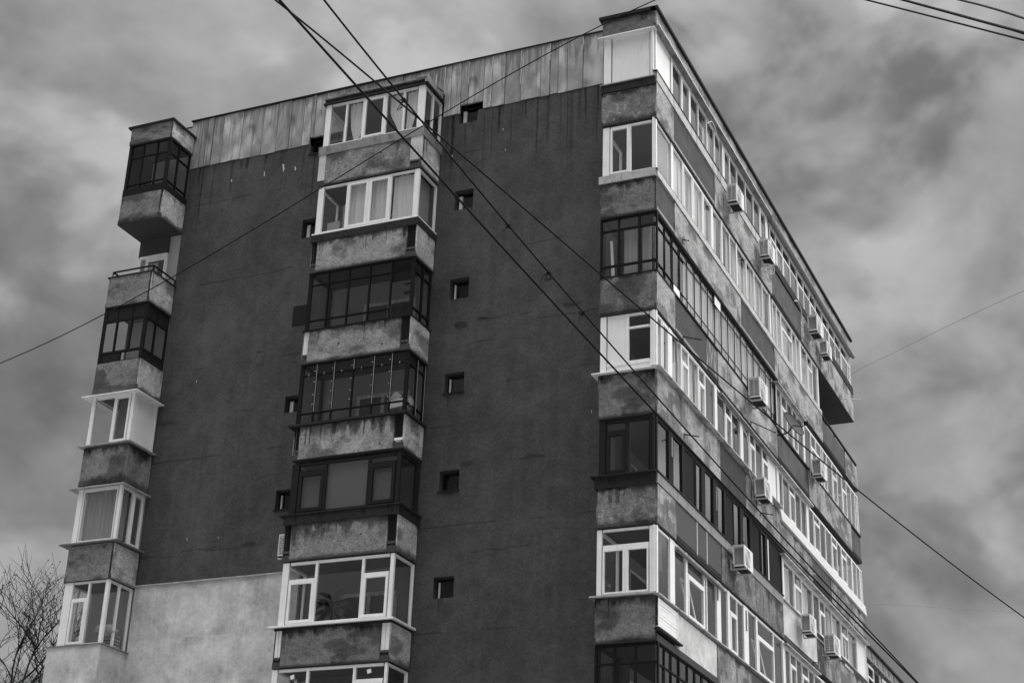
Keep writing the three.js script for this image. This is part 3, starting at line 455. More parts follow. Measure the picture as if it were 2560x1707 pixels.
for (const [k, secs] of parapets) {
  const b = addBalcony('balcony_front');
  for (const [z0, z1, top, kd] of secs) {
    const y0 = S(k) + .02;
    if (kd === 'c') { const A = []; for (let y = y0; y < top - .02; y += .055) A.push(box(-.06, 0, y, y + .034, z0, z1)); A.push(box(-.06, -.02, y0, top, z0, z1)); obj('corrugated_sheet', A, M.sheet, b); }
    else if (kd === 'v') { for (let y = S(k) + .35; y < top - .01; y += .0745) obj('siding_board', box(-.05, -.004 + .006 * (Math.round(y * 100) % 2), y, Math.min(y + .07, top), z0, z1), M.panelWhite, b); obj('trim', [box(-.05, .012, S(k) + .33, top, z0, z0 - .06), box(-.05, .012, S(k) + .33, top, z1 + .06, z1)], M.pvc, b); }
    else { const pan = 'B0B1B2B3'.includes(kd) && kd[0] === 'B'; cpan(b, (pan ? pb : box)(-.09, pan ? 0 : kd === 'y' ? -.012 : -.02, y0 + (pan ? 0 : .12), top, z0, z1), kinds[kd]); if (!pan && kd !== 'P') obj('bottom_rail', [box(-.09, .004, y0 + .02, y0 + .10, z0, z1)], kd === 'm' ? M.flashMid : M.flashDark, b); }
  }
}
obj('joint_strip', [box(-.012, .0, 13.5, 14.42, -1.745, -1.715), box(-.012, .0, 13.5, 14.42, -2.565, -2.535)], M.pvc, bld);
// flashings of the long facade
const fl = (n, x0, x1, y0, y1, z0, z1, m) => obj(n, box(x0, x1, y0, y1, z0, z1), m, bld);
fl('cap_flashing', -.12, .07, 27.78, 27.87, ZF + .07, ZE - .1, M.cap);
fl('cornice_flashing', -.1, .11, 27.19, 27.215, ZF + .1, -9.75, M.flashMid); fl('cornice_edge', .11, .125, 27.185, 27.235, ZF + .11, -9.75, M.flashWhite);
fl('cornice_flashing', -.1, .12, 27.16, 27.2, -9.78, ZE - .12, M.flashMid); { const g = new THREE.CylinderGeometry(.07, .07, 11.85, 12); g.rotateX(Math.PI / 2); g.translate(.07, 27.16, -15.7); obj('gutter', g, M.flashMid, bld); }
fl('sill_band', -.08, .02, 25.55, 25.84, ZF - .02, -9.93, M.flashLight); fl('sill_edge', -.08, .035, 25.84, 25.87, ZF + .02, -9.93, M.flashDark);
fl('sill_band', -.08, .02, 25.55, 25.84, -9.95, ZE, M.flashDark);
fl('sill_band', -.08, .03, 22.70, 22.88, ZF - .03, -9.93, M.flashWhite); fl('sill_edge', -.08, .02, 22.88, 22.92, ZF, -9.93, M.flashDark);
fl('sill_band', -.08, .02, 22.70, 22.86, -9.95, -16.12, M.flashLight); 
obj('handrail', [box(-.06, 0, 22.72, 22.78, -16.15, ZE), ...[-16.5, -18, -19.6, -21.3].map(z => box(-.05, -.01, 22.6, 22.72, z, z - .05))], M.rail, bld);
fl('sill_band', -.08, .02, 19.95, 20.02, -9.95, ZE, M.flashDark); fl('sill_edge', -.06, .012, 19.97, 20.03, ZF, -9.93, M.steel);
fl('sill_band', -.1, .13, 17.36, 17.39, ZF + .12, -9.93, M.flashWhite);
{ const A = []; for (let i = 0; i < 5; i++) A.push(box(-.05, .02 + .02 * (4 - i) * .5, 17.06 + i * .075, 17.06 + i * .075 + .052, -9.98, ZE - .08)); A.forEach(g => obj('siding_board', g, M.panelWhite, bld)); }
fl('sill_band', -.08, .02, 14.44, 14.70, ZF, -9.95, M.flashMid); fl('sill_edge', -.08, .05, 14.70, 14.73, ZF + .05, -9.95, M.flashDark); fl('sill_edge', -.08, .04, 14.62, 14.65, -9.98, ZE, M.flashLight);
fl('sill_edge', -.08, .07, 11.75, 11.78, ZF + .06, -9.95, M.flashLight); fl('sill_edge', -.08, .05, 11.78, 11.81, -9.98, ZE, M.flashLight);
fl('canopy', -.06, .07, 10.94, 10.98, ZF + .08, -.3, M.flashDark); fl('canopy', -.06, .05, 13.24, 13.30, -.1, -3.85, M.flashMid);
fl('canopy', -.06, .10, 15.98, 16.03, -9.98, ZE - .05, M.flashLight); fl('canopy', -.06, .09, 18.72, 18.77, -9.98, -14.0, M.flashLight); fl('canopy', -.06, .07, 18.73, 18.78, -3.9, -9.9, M.flashMid);
fl('canopy', -.06, .08, 21.5, 21.54, -9.98, -13.8, M.flashLight); fl('canopy', -.06, .08, 13.3, 13.34, -9.98, -14.1, M.flashLight);

// right column fronts
{
  const c = CC;
  const fr = (k, top, mf, o = {}) => { const b = addBalcony(); cpan(b, pb(c.x0 + .05, -.055, S(k) + .02, top, ZF - .09, ZF), mf); cpan(b, pb(c.x0, c.x0 + .09, S(k) + .02, top, .0, ZF - .035), mf); objs('corner_joint', [box(-.09, -.05, S(k) + .02, top, ZF - .09, ZF - .05), box(c.x0 + .014, c.x0 + .07, S(k) + .02, top, ZF - .09, ZF - .05)], o.mj ?? M.joint, b); return b; };
  const sl = (b, y0, y1, ov, m, n = 'window_sill') => obj(n, [box(c.x0 - ov, ov > .05 ? .0 : -.02, y0, y1, ZF - .1, ZF + ov), box(c.x0 - ov, c.x0 + .08, y0, y1, 0, ZF - .1)], m, b);
  let b = fr(0, 27.78, cFront[1]); sl(b, 27.78, 27.87, .07, M.cap, 'cap_flashing'); sl(b, 27.17, 27.2, .1, M.pvc, 'cornice_flashing');
  glazing(bld, RF, [-1.48, -1.28, -.18, -.02], 'wpw', 25.72, 27.17); glazing(bld, LF, LZ, 'p', 25.72, 27.17);
  b = fr(1, 25.44, cFront[0]); sl(b, 25.46, 25.69, .01, M.flashDark); sl(b, 25.69, 25.72, .04, M.flashMid);
  glazing(bld, RF, [-1.48, -1.3, -.74, -.13, -.02], 'wfgw', 22.93, 24.4, { sw: .05 }); glazing(bld, LF, LZ, 'g', 22.93, 24.4);
  b = fr(2, 22.68, cFront[2]); sl(b, 22.70, 22.92, .03, M.flashLight);
  glazing(bld, RF, [-1.5, -1.03, -.48, -.02], 'ggg', 20.0, 21.7, { mat: M.steel, fw: .05, tr: [20.33, 21.34], curt: {} }); glazing(bld, LF, LZ, 'g', 20, 21.7, { mat: M.steel });
  b = fr(3, 19.98, cFront[1]);
  glazing(bld, RF, [-1.48, -1.33, -.77, -.18, -.02], 'wpgw', 17.61, 18.93, { tr: [18.55] }); glazing(bld, RF, [-1.48, -1.33, -.77, -.18, -.02], 'wppw', 17.38, 17.61, { fw: .03 }); glazing(bld, LF, LZ, 'g', 17.38, 18.93);
  b = fr(4, 17.35, cFront[2]); sl(b, 17.35, 17.38, .12, M.pvc);
  glazing(bld, RF, [-1.48, -1.32, -.78, -.2, -.02], 'wsgw', 14.73, 16.15, { mat: M.darkFrame, fw: .07, tr1: 15.86, sw: .08 }); glazing(bld, LF, LZ, 'g', 14.73, 16.15, { mat: M.darkFrame });
  b = fr(5, 14.42, cFront[0]); sl(b, 14.42, 14.70, .03, M.flashDark); sl(b, 14.70, 14.73, .12, M.flashDark);
  glazing(bld, RF, [-1.5, -1.38, -.79, -.2, -.02], 'wffw', 11.81, 12.98, { sw: .04 }); glazing(bld, RF, [-1.5, -1.38, -.2, -.02], 'wgw', 12.98, 13.42); glazing(bld, LF, LZ, 'g', 11.81, 13.42);
  b = fr(6, 11.77, cFront[2]); sl(b, 11.77, 11.81, .1, M.flashLight);
  glazing(bld, RF, [-1.5, -1.05, -.55, -.02], 'ggg', 9.0, 10.68, { mat: M.steel, fw: .05, tr: [10.24], glass: M.dirtyGlass }); glazing(bld, LF, LZ, 'g', 9, 10.68, { mat: M.steel });
  b = fr(7, 8.95, cFront[2]);
}
// long facade glazing rows (z measured at the facade)
const row = (zs, bays, y0, y1, o) => glazing(bld, FW, zs.map(zc), bays, y0, y1, { glass: M.glassB, mat: M.pvc, fd: .045, ...o });
const cu = (label, grp, opt) => ({ label, group: grp, opt: opt ?? (() => ({ folds: 4 })) });
// row 0
row([1.55, .12, .0, -.78, -1.50, -1.58, -2.31, -3.11, -3.87, -4.62, -4.74, -5.41, -6.17, -7.10, -7.96, -8.68, -9.40, -9.60], 'pwgfwggpgwfggggfw'.replace('pgw', 'cgw'), 25.87, 27.19, { curt: cu('pale curtain behind the fifth window of the top row on the long facade') });
row([-9.9, -10.62, -11.44, -12.39, -13.33, -14.21, -15.04, -15.88, -16.86, -17.81, -18.76, -19.66, -20.78, -21.25], 'sssgsgsgssgsg', 25.85, 27.16, { tr1: 26.7, fw: .06, tr: [26.7] });
// row 1
row([1.5, .18, .0, -.82, -1.66, -2.58, -3.42, -3.55, -4.36, -4.46, -5.21, -5.86, -5.95, -6.95, -7.8, -8.71, -9.5, -9.62], 'gwckkkwcwgcwccccw', 22.92, 24.44, { fw: .06, curt: cu('white curtain from the corner in the second-row windows of the long facade', 'white curtains of the second-row windows on the long facade') });
row([-9.9, -10.38, -10.92, -12.30, -12.82, -13.26, -13.40, -14.28, -14.95, -15.65, -15.8], 'cctccwctcw', 22.88, 24.44, { tr1: 23.95, curt: cu('white curtain from the left beside the open far balcony of the long facade', 'white curtains beside the open far balcony') });
// row 2: black steel grid, then white
const cz = [1.5, .68, .08, -.52, -1.13, -1.76, -2.36, -2.95, -3.57, -4.21, -4.85, -5.5, -6.15, -6.79, -7.45, -8.11, -8.79, -9.39, -9.9];
row(cz, 'ggggcccccccccccccc', 20.03, 21.7, { mat: M.steel, fw: .026, fd: .02, tr: [20.36, 21.38], curt: cu('pale curtain from the corner behind the black steel grid of the long facade', 'pale curtains behind the black steel grid') });
obj('pane_board', FW.b(zc(-.02), zc(-.50), 20.06, 20.34, -.02, -.004), M.white, bld); obj('pane_board', FW.b(zc(-3.6), zc(-4.17), 21.4, 21.66, -.02, -.004), M.white, bld);
row([-10.02, -10.57, -11.26, -11.95, -12.57, -13.25, -13.45, -14.33, -15.0, -15.72, -15.98, -16.52, -17.29, -18.01, -18.75, -19.44, -20.14, -20.78, -21.3], 'gsgsgwgssgw'.slice(0, 10) + 'wsgsgsgg'.slice(1) + 'g', 20.03, 21.55, { tr1: 21.05, fw: .06 });
// row 3
row([1.5, .98, .45, .2, -.58, -1.16, -2.0, -2.57, -3.40, -3.62, -4.4, -5.0, -5.8, -6.1, -6.8, -7.37, -8.13, -8.75, -9.7, -9.9], 'gkwctctgwgsgwgsgsp'.padEnd(18, 'g') + 'w', 17.40, 18.92, { tr1: 18.45, fw: .065, curt: cu('pale curtain from the corner in the fourth-row sash windows of the long facade', 'pale curtains of the fourth row on the long facade') });
row([-9.98, -10.4, -11.18, -11.87, -12.6, -13.25, -13.55, -14.25, -15.06, -15.85, -16.7, -17.46, -18.11, -18.9, -19.6, -19.75, -20.43, -20.95, -21.3], 'ggsggwgsggsgsgwggg', 17.44, 18.74, { tr1: 18.45, fw: .06 });
// row 4: dark frames with reflecting panes and white boards
row([1.55, .5, .16, -.53, -.73, -1.58, -2.15, -2.42, -3.12, -3.52, -4.10, -4.28, -5.0, -5.59, -5.96, -6.56, -6.76, -7.62, -8.17, -8.38, -8.64, -9.9], 'gwgwdfwgwgwdgwgwdfwpd', 14.73, 16.15, { mat: M.darkFrame, fw: .05, sw: .05 });
row([-9.98, -10.15, -11.38, -12.26, -13.68, -14.52, -15.26, -16.16, -17.53, -18.48, -19.85, -21.3], 'wcscgsgcscp', 14.66, 15.98, { tr1: 15.55, fw: .06, curt: cu('light blind from the left in the fifth-row windows past the dark-framed flat', 'light blinds of the far fifth-row windows', () => ({ folds: 2 })) });
// row 5
row([1.5, .45, .1, -.74, -.88, -2.25, -2.45, -3.27, -3.62, -4.23, -4.44, -5.11, -5.71, -6.14, -6.92, -7.06, -8.75, -9.7, -9.9], 'gwgwsggwgwsgwgwsgw', 11.79, 13.42, { tr1: 12.92, fw: .06, sw: .08 });
row([-9.98, -10.56, -11.26, -11.93, -12.73, -13.43, -14.35, -15.2, -16, -17, -18, -19, -20, -21.2], 'gsgsgsgsgsgsg', 11.81, 13.3, { tr1: 12.92, fw: .06 });
// row 6
row([1.5, .85, .36, -.20], 'ggg', 9.0, 10.72, { mat: M.steel, fw: .032, fd: .02, tr: [10.24] });
row([-.24, -.85, -1.42, -2.0, -2.6, -3.2, -3.8], 'gggggg', 9.0, 10.70, { mat: M.steel, fw: .032, fd: .02, tr: [10.24] });
row([-3.82, -4.8, -5.8, -6.8, -7.8, -8.8, -9.9], 'gsgsgs', 9.0, 10.70, {}); row([-9.98, -11, -12, -13, -14, -15, -16, -17, -18, -19, -20, -21.3], 'gsgsgsgsgsg', 9.0, 10.70, {});
// tilted sashes standing open inwards (fifth and third apartment windows of row 5)
for (const [z0, z1] of [[-1.0, -1.6], [-7.2, -7.9]]) { const t = group('open_sash', bld), a = zc(z0), b = zc(z1); for (const [p, q] of [[[-.08, 11.86, a], [-.28, 12.85, a]], [[-.08, 11.86, b], [-.28, 12.85, b]], [[-.28, 12.85, a], [-.28, 12.85, b]]]) obj('rail', tube([p, q], .03, 1, 4), M.pvc, t); }
// vertical cover strips on the double posts
for (const [z, y0, y1] of [[-3.3, 12.9, 13.35], [-5.9, 12.75, 13.3], [-.1, 18.2, 18.85], [.35, 15.5, 16.0], [-3.3, 15.3, 15.95], [-5.8, 15.2, 15.9]]) obj('cover_strip', box(-.07, -.02, y0, y1, zc(z), zc(z) - .05), M.flashMid, bld);
// far end: end wall of the long facade and the plain lower storeys
objs('far_end_panel', [pb(-1.5, -.095, 24.47, 25.53, ZE, ZE + .09), pb(-1.5, -.095, 27.2, 27.78, ZE, ZE + .09)], cB[0], bld);
objs('far_end_panel', [19.0, 16.25, 13.5, 10.75].map(y => pb(-1.5, -.095, y, y + 1.0, ZE, ZE + .09)), cB[1], bld);
glazing(bld, { b: (u0, u1, y0, y1, w0, w1) => box(u0, u1, y0, y1, ZE + .05 - w0, ZE + .05 - w1), p: (u, y, w) => [u, y, ZE + .05 - w], flip: true }, [-1.45, -.8, -.1], 'gg', 25.85, 27.16);
for (const [y0, y1] of [[20.0, 21.55], [17.45, 18.75], [14.66, 16]]) glazing(bld, { b: (u0, u1, a, b, w0, w1) => box(u0, u1, a, b, ZE + .05 - w0, ZE + .05 - w1), p: (u, y, w) => [u, y, ZE + .05 - w], flip: true }, [-1.45, -.8, -.1], 'gg', y0, y1);
obj('lower_wall', box(-1.5, -.1, 0, 7.9, ZE + .1, ZF - .1), M.plaster, bld);

// ------------------------------------------------------------------ air conditioners
function makeAC(slatted) {
  const t = group('air_conditioner'), W = .78, H = .54, D = .30;                 // z = width, x = depth, base at the wall
  const body = [box(.10, .36, 0, H, -W / 2, W / 2 - .14), box(.36, .40, 0, H, .10 + .22, W / 2 - .14), box(.36, .40, 0, H, -W / 2, .10 - .22), box(.36, .40, 0, H / 2 - .22, -.12, .32), box(.36, .40, H / 2 + .22, H, -.12, .32), box(.105, .395, H, H + .012, -W / 2 - .008, W / 2 + .008)];
  obj('housing', [...body, box(.10, .12, 0, H, W / 2 - .14, W / 2), box(.37, .40, 0, H, W / 2 - .14, W / 2), box(.12, .37, 0, .035, W / 2 - .14, W / 2), box(.12, .37, H - .035, H, W / 2 - .14, W / 2)], M.acWhite, t);
  const sg = group('side_grille', t); obj('coil', box(.122, .368, .036, H - .036, W / 2 - .139, W / 2 - .115), M.acDark, sg);
  const s = []; for (let i = 1; i < 8; i++) s.push(box(.122, .368, .036 + i * .06, .036 + i * .06 + .012, W / 2 - .012, W / 2 - .002)); s.push(box(.24, .25, .036, H - .036, W / 2 - .012, W / 2 - .001)); if (slatted) obj('slats', s, M.acWhite, sg);
  const f = group('fan_grille', t), disc = new THREE.CylinderGeometry(.215, .215, .006, 32); disc.rotateZ(Math.PI / 2); disc.translate(.368, H / 2, .10); obj('fan', disc, M.acDark, f);
  const rr = []; for (const r of [.21, .17, .13, .09, .05]) { const g = new THREE.TorusGeometry(r, .006, 5, 32); g.rotateY(Math.PI / 2); g.translate(.412, H / 2, .10); rr.push(g); } for (let i = 0; i < 6; i++) { const g = new THREE.BoxGeometry(.008, .42, .008); g.rotateX(i * Math.PI / 6); g.translate(.410, H / 2, .10); rr.push(g); } obj('rings', rr, M.acWhite, f);
  for (const z of [-.27, .27]) obj('bracket', [box(0, .45, -.06, -.02, z - .02, z + .02), box(0, .03, -.02, .22, z - .02, z + .02), box(.12, .16, -.02, 0, z - .03, z + .03)], M.bracket, t);
  obj('base_pan', box(.12, .38, -.02, -.002, -W / 2 + .03, W / 2 - .03), M.flashDark, t);
  obj('hose', tube([[.08, .12, .40], [.14, .02, .44], [.1, -.1, .40], [.02, -.06, .36]], .016, 12), M.acDark, t);
  return t;
}
const acs = [[-4.6, 25.02, 1, 'white air conditioner under the top-row windows, nearest the corner of the block'], [-8.05, 24.92, 1, 'white air conditioner with dangling hose coil under the top-row windows'], [-14.1, 25.0, 1.06, 'white air conditioner with black side at the far top, left one of a close pair'], [-15.75, 24.84, .9, 'smaller white air conditioner, right one of the close pair at the far top'],
  [-6.35, 19.55, 1.12, 'large white air conditioner in front of the black steel grid windows'], [-13.8, 19.74, 1, 'white air conditioner with black side beneath the third-row windows, right of the dish'], [-6.75, 16.72, 1, 'white air conditioner at the end of the corrugated parapet sheet'], [-4.42, 14.03, 1.04, 'white air conditioner with pale fan grille beside the dark-framed windows'],
  [-11.55, 14.04, .96, 'white air conditioner with black side on the pale plastered parapet'], [-14.4, 14.06, 1.08, 'white air conditioner with slatted side on the stained parapet, lowest right']];
const acProto = makeAC(true), acPlain = makeAC(false), slatted = [1, 1, 0, 0, 1, 0, 0, 0, 0, 1];
acs.forEach(([z, y, s, label], i) => { const o = i === 0 ? acProto : i === 2 ? acPlain : (slatted[i] ? acProto : acPlain).clone(); if (i && i !== 2) { o.name = numbered('air_conditioner'); scene.add(o); } o.position.set(.02, y, z - .39 * s); o.scale.setScalar(s); tag(o, label, 'air conditioner', 'air conditioners on the long facade'); });
{ const o = acProto.clone(); o.name = numbered('air_conditioner'); scene.add(o); o.position.set(-10.22, 13.72, .55); o.scale.set(-.72, 1.05, .85); tag(o, 'white air conditioner tucked behind the middle balconies above the pale plaster band', 'air conditioner'); }
// hose coil under the second unit, cable loops by the third
tag(obj('hose_coil', [0, 1, 2].map(i => { const g = new THREE.TorusGeometry(.13 + .02 * i, .014, 6, 24); g.rotateY(.9); g.translate(.25 + .03 * i, 24.68, -8.45 - .06 * i); return g; }), M.bracket), 'looped pale drain hose hanging under the second air conditioner', 'hose');
tag(obj('power_cable', tube([[.03, 25.5, -12.7], [.08, 25.62, -13.0], [.1, 25.4, -13.35], [.08, 25.1, -13.5], [.12, 25.05, -13.6]], .018, 24), M.bracket), 'pale looped cable beside the far top pair of air conditioners', 'cable');
tag(obj('power_cable', tube([[.06, 26.75, -3.0], [.12, 26.95, -3.3], [.12, 26.6, -3.9], [.08, 26.0, -4.1], [.05, 25.6, -4.25], [.06, 25.3, -4.4]], .014, 30), M.bracket), 'dangling cable running down a top-row window to the nearest air conditioner', 'cable');
tag(obj('power_cable', tube([[.04, 18.5, -5.95], [.1, 18.3, -6.2], [.1, 17.8, -6.3], [.1, 17.3, -6.35], [.12, 17.1, -6.6]], .014, 30), M.bracket), 'white cable hanging in front of the fourth-row window above an air conditioner', 'cable');

// ------------------------------------------------------------------ satellite dish and clothes-line rods
{
  const t = group('satellite_dish', scene, [.02, 19.75, -9.3]); tag(t, 'grey round satellite dish on a bracket at the middle of the long facade', 'satellite dish');
  const pts = []; for (let i = 0; i <= 10; i++) { const r = .43 * i / 10; pts.push(new THREE.Vector2(r, r * r * .38)); } for (let i = 10; i >= 0; i--) { const r = .43 * i / 10; pts.push(new THREE.Vector2(r, r * r * .38 - .012)); }
  const g = new THREE.LatheGeometry(pts, 40), q = new THREE.Quaternion().setFromUnitVectors(new THREE.Vector3(0, 1, 0), new THREE.Vector3(.86, .42, .28).normalize()); g.applyQuaternion(q); g.translate(.44, .30, -.75);
  obj('reflector', g, M.dish, t); { const rim = new THREE.TorusGeometry(.43, .012, 6, 48); rim.rotateX(Math.PI / 2); rim.translate(0, .07, 0); rim.applyQuaternion(q); rim.translate(.44, .30, -.75); obj('rim', rim, M.steel, t); }
  obj('arm', [tube([[.44, .28, -.75], [.85, .1, -.45], [.95, .12, -.35]], .016, 8), tube([[0, -.05, -.6], [.3, .05, -.7], [.44, .28, -.75]], .022, 8)], M.steel, t); obj('receiver', box(.9, 1.02, .08, .18, -.4, -.28), M.steel, t);
}
const rodLabels = ['thin dark rod sticking out above the black steel grid near the corner', 'pale rod bracket at the mesh panel above the steel grid', 'long dark rod below the rusty mesh parapet near the corner', 'dark rod on the parapet under the white overhanging sill', 'pale short rod on the light parapet right of the satellite dish', 'pale rod poking out past the far top corner', 'long dark strut running down to the cable anchor', 'dark rod on the stained parapet below the corrugated sheet', 'white rod stub crossing the two lower cables', 'pale rod bracket at the far end under the lower cables', 'short dark rod on the pale plastered parapet'];
[[-.76, 21.89, .18, 21.82], [-6.86, 24.57, .23, 24.49], [-.72, 19.07, .5, 18.9], [-.71, 16.39, .4, 16.28], [-13.04, 21.77, .24, 21.64], [-19.36, 24.58, .72, 24.44], [-6.97, 19.07, .73, 18.63], [-7.73, 16.56, .37, 16.46], [-13.34, 16.34, .2, 16.3], [-19.44, 16.24, .25, 16.18], [-13.39, 13.55, .15, 13.52]].forEach(([z, y, x1, y1], i) =>
  tag(obj('metal_rod', [tube([[-.01, y, z], [x1, y1, z]], .016, 2, 5), box(-.005, .012, y - .12, y + .03, z - .015, z + .015)], [1, 4, 5, 8, 9].includes(i) ? M.bracket : M.steel), rodLabels[i], 'rod'));

// ------------------------------------------------------------------ things behind the glazing
{
  const p = group('potted_plant', scene, [-8.85, 12.05, .72]); p.scale.setScalar(1.25); tag(p, 'spiky-leaved potted plant behind the white middle balcony window', 'plant');
  obj('pot', new THREE.CylinderGeometry(.16, .12, .26, 16).translate(0, -.35, 0), M.box, p); obj('stem', new THREE.CylinderGeometry(.02, .03, .5, 8).translate(0, .0, 0), M.bark, p);
  for (let i = 0; i < 34; i++) { const a = R() * 6.28, e = -.5 + R() * 1.5, l = .32 + R() * .22, q = []; const dir = [Math.cos(a) * Math.cos(e), Math.sin(e), Math.sin(a) * Math.cos(e)], o = i % 2 ? .12 : .3; const mid = dir.map(v => v * l * .6), end = [dir[0] * l, dir[1] * l - .14, dir[2] * l]; q.push([0, o, 0], [mid[0] - dir[2] * .02, o + mid[1], mid[2] + dir[0] * .02], [end[0], o + end[1], end[2]], [mid[0] + dir[2] * .02, o + mid[1], mid[2] - dir[0] * .02]); obj('leaf', quad(q), M.leaf, p); }
  const bx = (name, label, cat, g, m) => tag(obj(name, g, m), label, cat);
  const rot = (g, x, y, z, a, b = 0) => { g.rotateZ(a); g.rotateY(b); g.translate(x, y, z); return g; };
  bx('cardboard_box', 'pale open cardboard box on the balcony ledge behind the puttied steel grid', 'box', [rot(new THREE.BoxGeometry(.5, .22, .35), -7.3, 17.55, .75, .1), rot(new THREE.BoxGeometry(.34, .02, .3), -7.42, 17.75, .8, .75)], M.white);
  bx('cardboard_box', 'slanted pale box seen through the side of the puttied steel grid', 'box', [rot(new THREE.BoxGeometry(.12, .2, .6), -7.05, 17.6, .55, 0, .2), rot(new THREE.BoxGeometry(.12, .02, .62), -7.05, 17.72, .55, .3, .2)], M.box);
  bx('storage_box', 'pale box standing behind the leftmost pane of the second middle balcony', 'box', [box(-9.9, -9.5, 22.6, 23.35, .6, .9), box(-9.48, -9.36, 22.7, 23.9, .5, .8)], M.box);
  bx('laundry_basket', 'slatted basket of washing behind the lower left corner side window', 'basket', [0, 1, 2, 3, 4, 5].map(i => box(-15.98, -15.65, 11.6 + i * .09, 11.65 + i * .09, .22, .56)), M.box);
  { const g = new THREE.SphereGeometry(.24, 18, 12); const A = g.attributes.position; for (let i = 0; i < A.count; i++) { const x = A.getX(i), y = A.getY(i), z = A.getZ(i), k = 1 + .5 * (n3(x * 9 + 3, y * 14, z * 9) - .5); A.setXYZ(i, x * k * 1.3, y * k * .7, z * k * 1.2); } g.computeVertexNormals(); g.translate(-15.85, 12.2, .55); bx('washing_heap', 'crumpled heap of washing in the lower left corner window', 'washing', g, M.cloth); }
  bx('leaning_board', 'narrow white board leaning inside the black framed corner window', 'board', rot(new THREE.BoxGeometry(.07, 1.2, .03), -1.3, 20.6, 1.0, .05), M.white);
  curtain(RF, -.95, -.52, 20.0, 21.4, -.12, 'grey curtain in the middle pane of the black framed corner window', null, { folds: 7, mat: M.blind }); curtain(RF, -.46, -.2, 20.0, 21.4, -.12, 'grey curtain in the right pane of the black framed corner window', null, { folds: 7, mat: M.blind });
  const scr = [[.0, 0], [-.45, 0], [-.4, .35], [-.18, .72], [-.05, .7]]; { const s = new THREE.Shape(); scr.forEach(([a, b], i) => i ? s.lineTo(a, b) : s.moveTo(a, b)); const g = new THREE.ExtrudeGeometry(s, { depth: .01, bevelEnabled: false }); g.rotateY(Math.PI / 2); g.translate(-.16, 12.5, .55); bx('cloth_scrap', 'dark torn cloth hung inside the white corner window', 'cloth', g, M.greyPanel); }
  [[-9.6, 10.48], [-7.45, 10.50]].forEach(([x, y], i) => bx('paper_note', ['small white paper stuck on the lowest middle window, left pane', 'small white paper stuck on the lowest middle window, right pane'][i], 'paper', rot(new THREE.BoxGeometry(.11, .1, .004), x, y, 1.095, .25), M.white));
}

// ------------------------------------------------------------------ overhead cables
function cable(pts, r, label, mat = M.cable) {
  const a = pts[0], b = pts[1], y = pts[pts.length - 1], x = pts[pts.length - 2], ext = (p, q, k) => p.map((v, i) => v + (v - q[i]) * k);
  return tag(obj('cable', tube([...(label.free0 ? [] : [ext(a, b, 4)]), ...pts, ext(y, x, label.free1 ? 0.01 : 4)], r, 90, 6), mat), label.t, 'cable');
}
const CA = [[4.609, 10.528, 26.047], [4.532, 10.6, 24.432], [4.567, 10.533, 22.699], [4.715, 10.33, 20.846], [4.981, 9.994, 18.875], [5.367, 9.526, 16.786], [5.877, 8.932, 14.576], [6.517, 8.215, 12.248], [7.292, 7.379, 9.8]];
const CY = [[4.516, 11.187, 25.181], [4.459, 11.161, 23.577], [4.509, 11.011, 21.863], [4.667, 10.736, 20.038], [4.937, 10.34, 18.103], [5.319, 9.823, 16.058], [5.816, 9.188, 13.902], [6.428, 8.434, 11.636], [7.157, 7.562, 9.259]];
const CX = [[4.022, 11.077, 25.452], [4.127, 11.256, 23.639], [4.373, 11.276, 21.684], [4.766, 11.14, 19.586], [5.312, 10.858, 17.346], [6.023, 10.439, 14.964], [6.911, 9.899, 12.442], [7.994, 9.255, 9.781], [9.29, 8.526, 6.981]];
cable(CA, .0125, { t: 'thick black cable, lowest of the three crossing from the upper left' });
cable(CY, .0105, { t: 'black cable with snagged strings, steepest at the crossing above the top middle balcony' });
cable(CX, .0105, { t: 'black cable running from the upper left across the facade to the right edge' });
cable([[-4.996, 10.765, 18.675], [-3.242, 11.162, 18.749], [-1.584, 11.606, 18.891], [-.01, 12.07, 19.08], [1.49, 12.525, 19.298], [2.927, 12.946, 19.528], [4.311, 13.313, 19.755], [5.65, 13.604, 19.966], [6.95, 13.802, 20.148]], .007, { t: 'thin wire rising from the left edge to the roof corner' });
cable([[9.715, 9.639, 24.834], [10.22, 9.098, 25.237], [10.678, 8.566, 25.667], [11.088, 8.045, 26.122]], .007, { t: 'lowest black cable in the upper right corner of the sky' });
cable([[10.002, 9.646, 24.708], [10.397, 9.119, 25.168], [10.757, 8.601, 25.648], [11.082, 8.093, 26.149]], .010, { t: 'thick twisted cable, second from below in the upper right sky' });
cable([[9.895, 9.837, 24.489], [10.329, 9.313, 24.934], [10.718, 8.787, 25.396], [11.065, 8.26, 25.878]], .006, { t: 'thin cable running close along the thick twisted cable at upper right' });
cable([[10.442, 9.655, 24.513], [10.674, 9.166, 25.065], [10.885, 8.675, 25.626], [11.074, 8.184, 26.197]], .008, { t: 'topmost black cable in the upper right corner of the sky' });
cable([[-.06, 25.97, -20.9], [.231, 25.962, -20.444], [2.653, 25.017, -16.712], [4.835, 23.924, -12.944], [6.775, 22.69, -9.137], [8.471, 21.32, -5.285]], .0055, { t: 'faint thin wire from the far top corner to the right edge', free0: 1 }, matt(.05));
cable([[-4.359, 22.172, -37.801], [-2, 21.724, -37.255], [.273, 21.271, -36.674], [2.461, 20.813, -36.056], [4.565, 20.35, -35.402]], .008, { t: 'faint level wire in the sky right of the block' }, std(.22, .8));
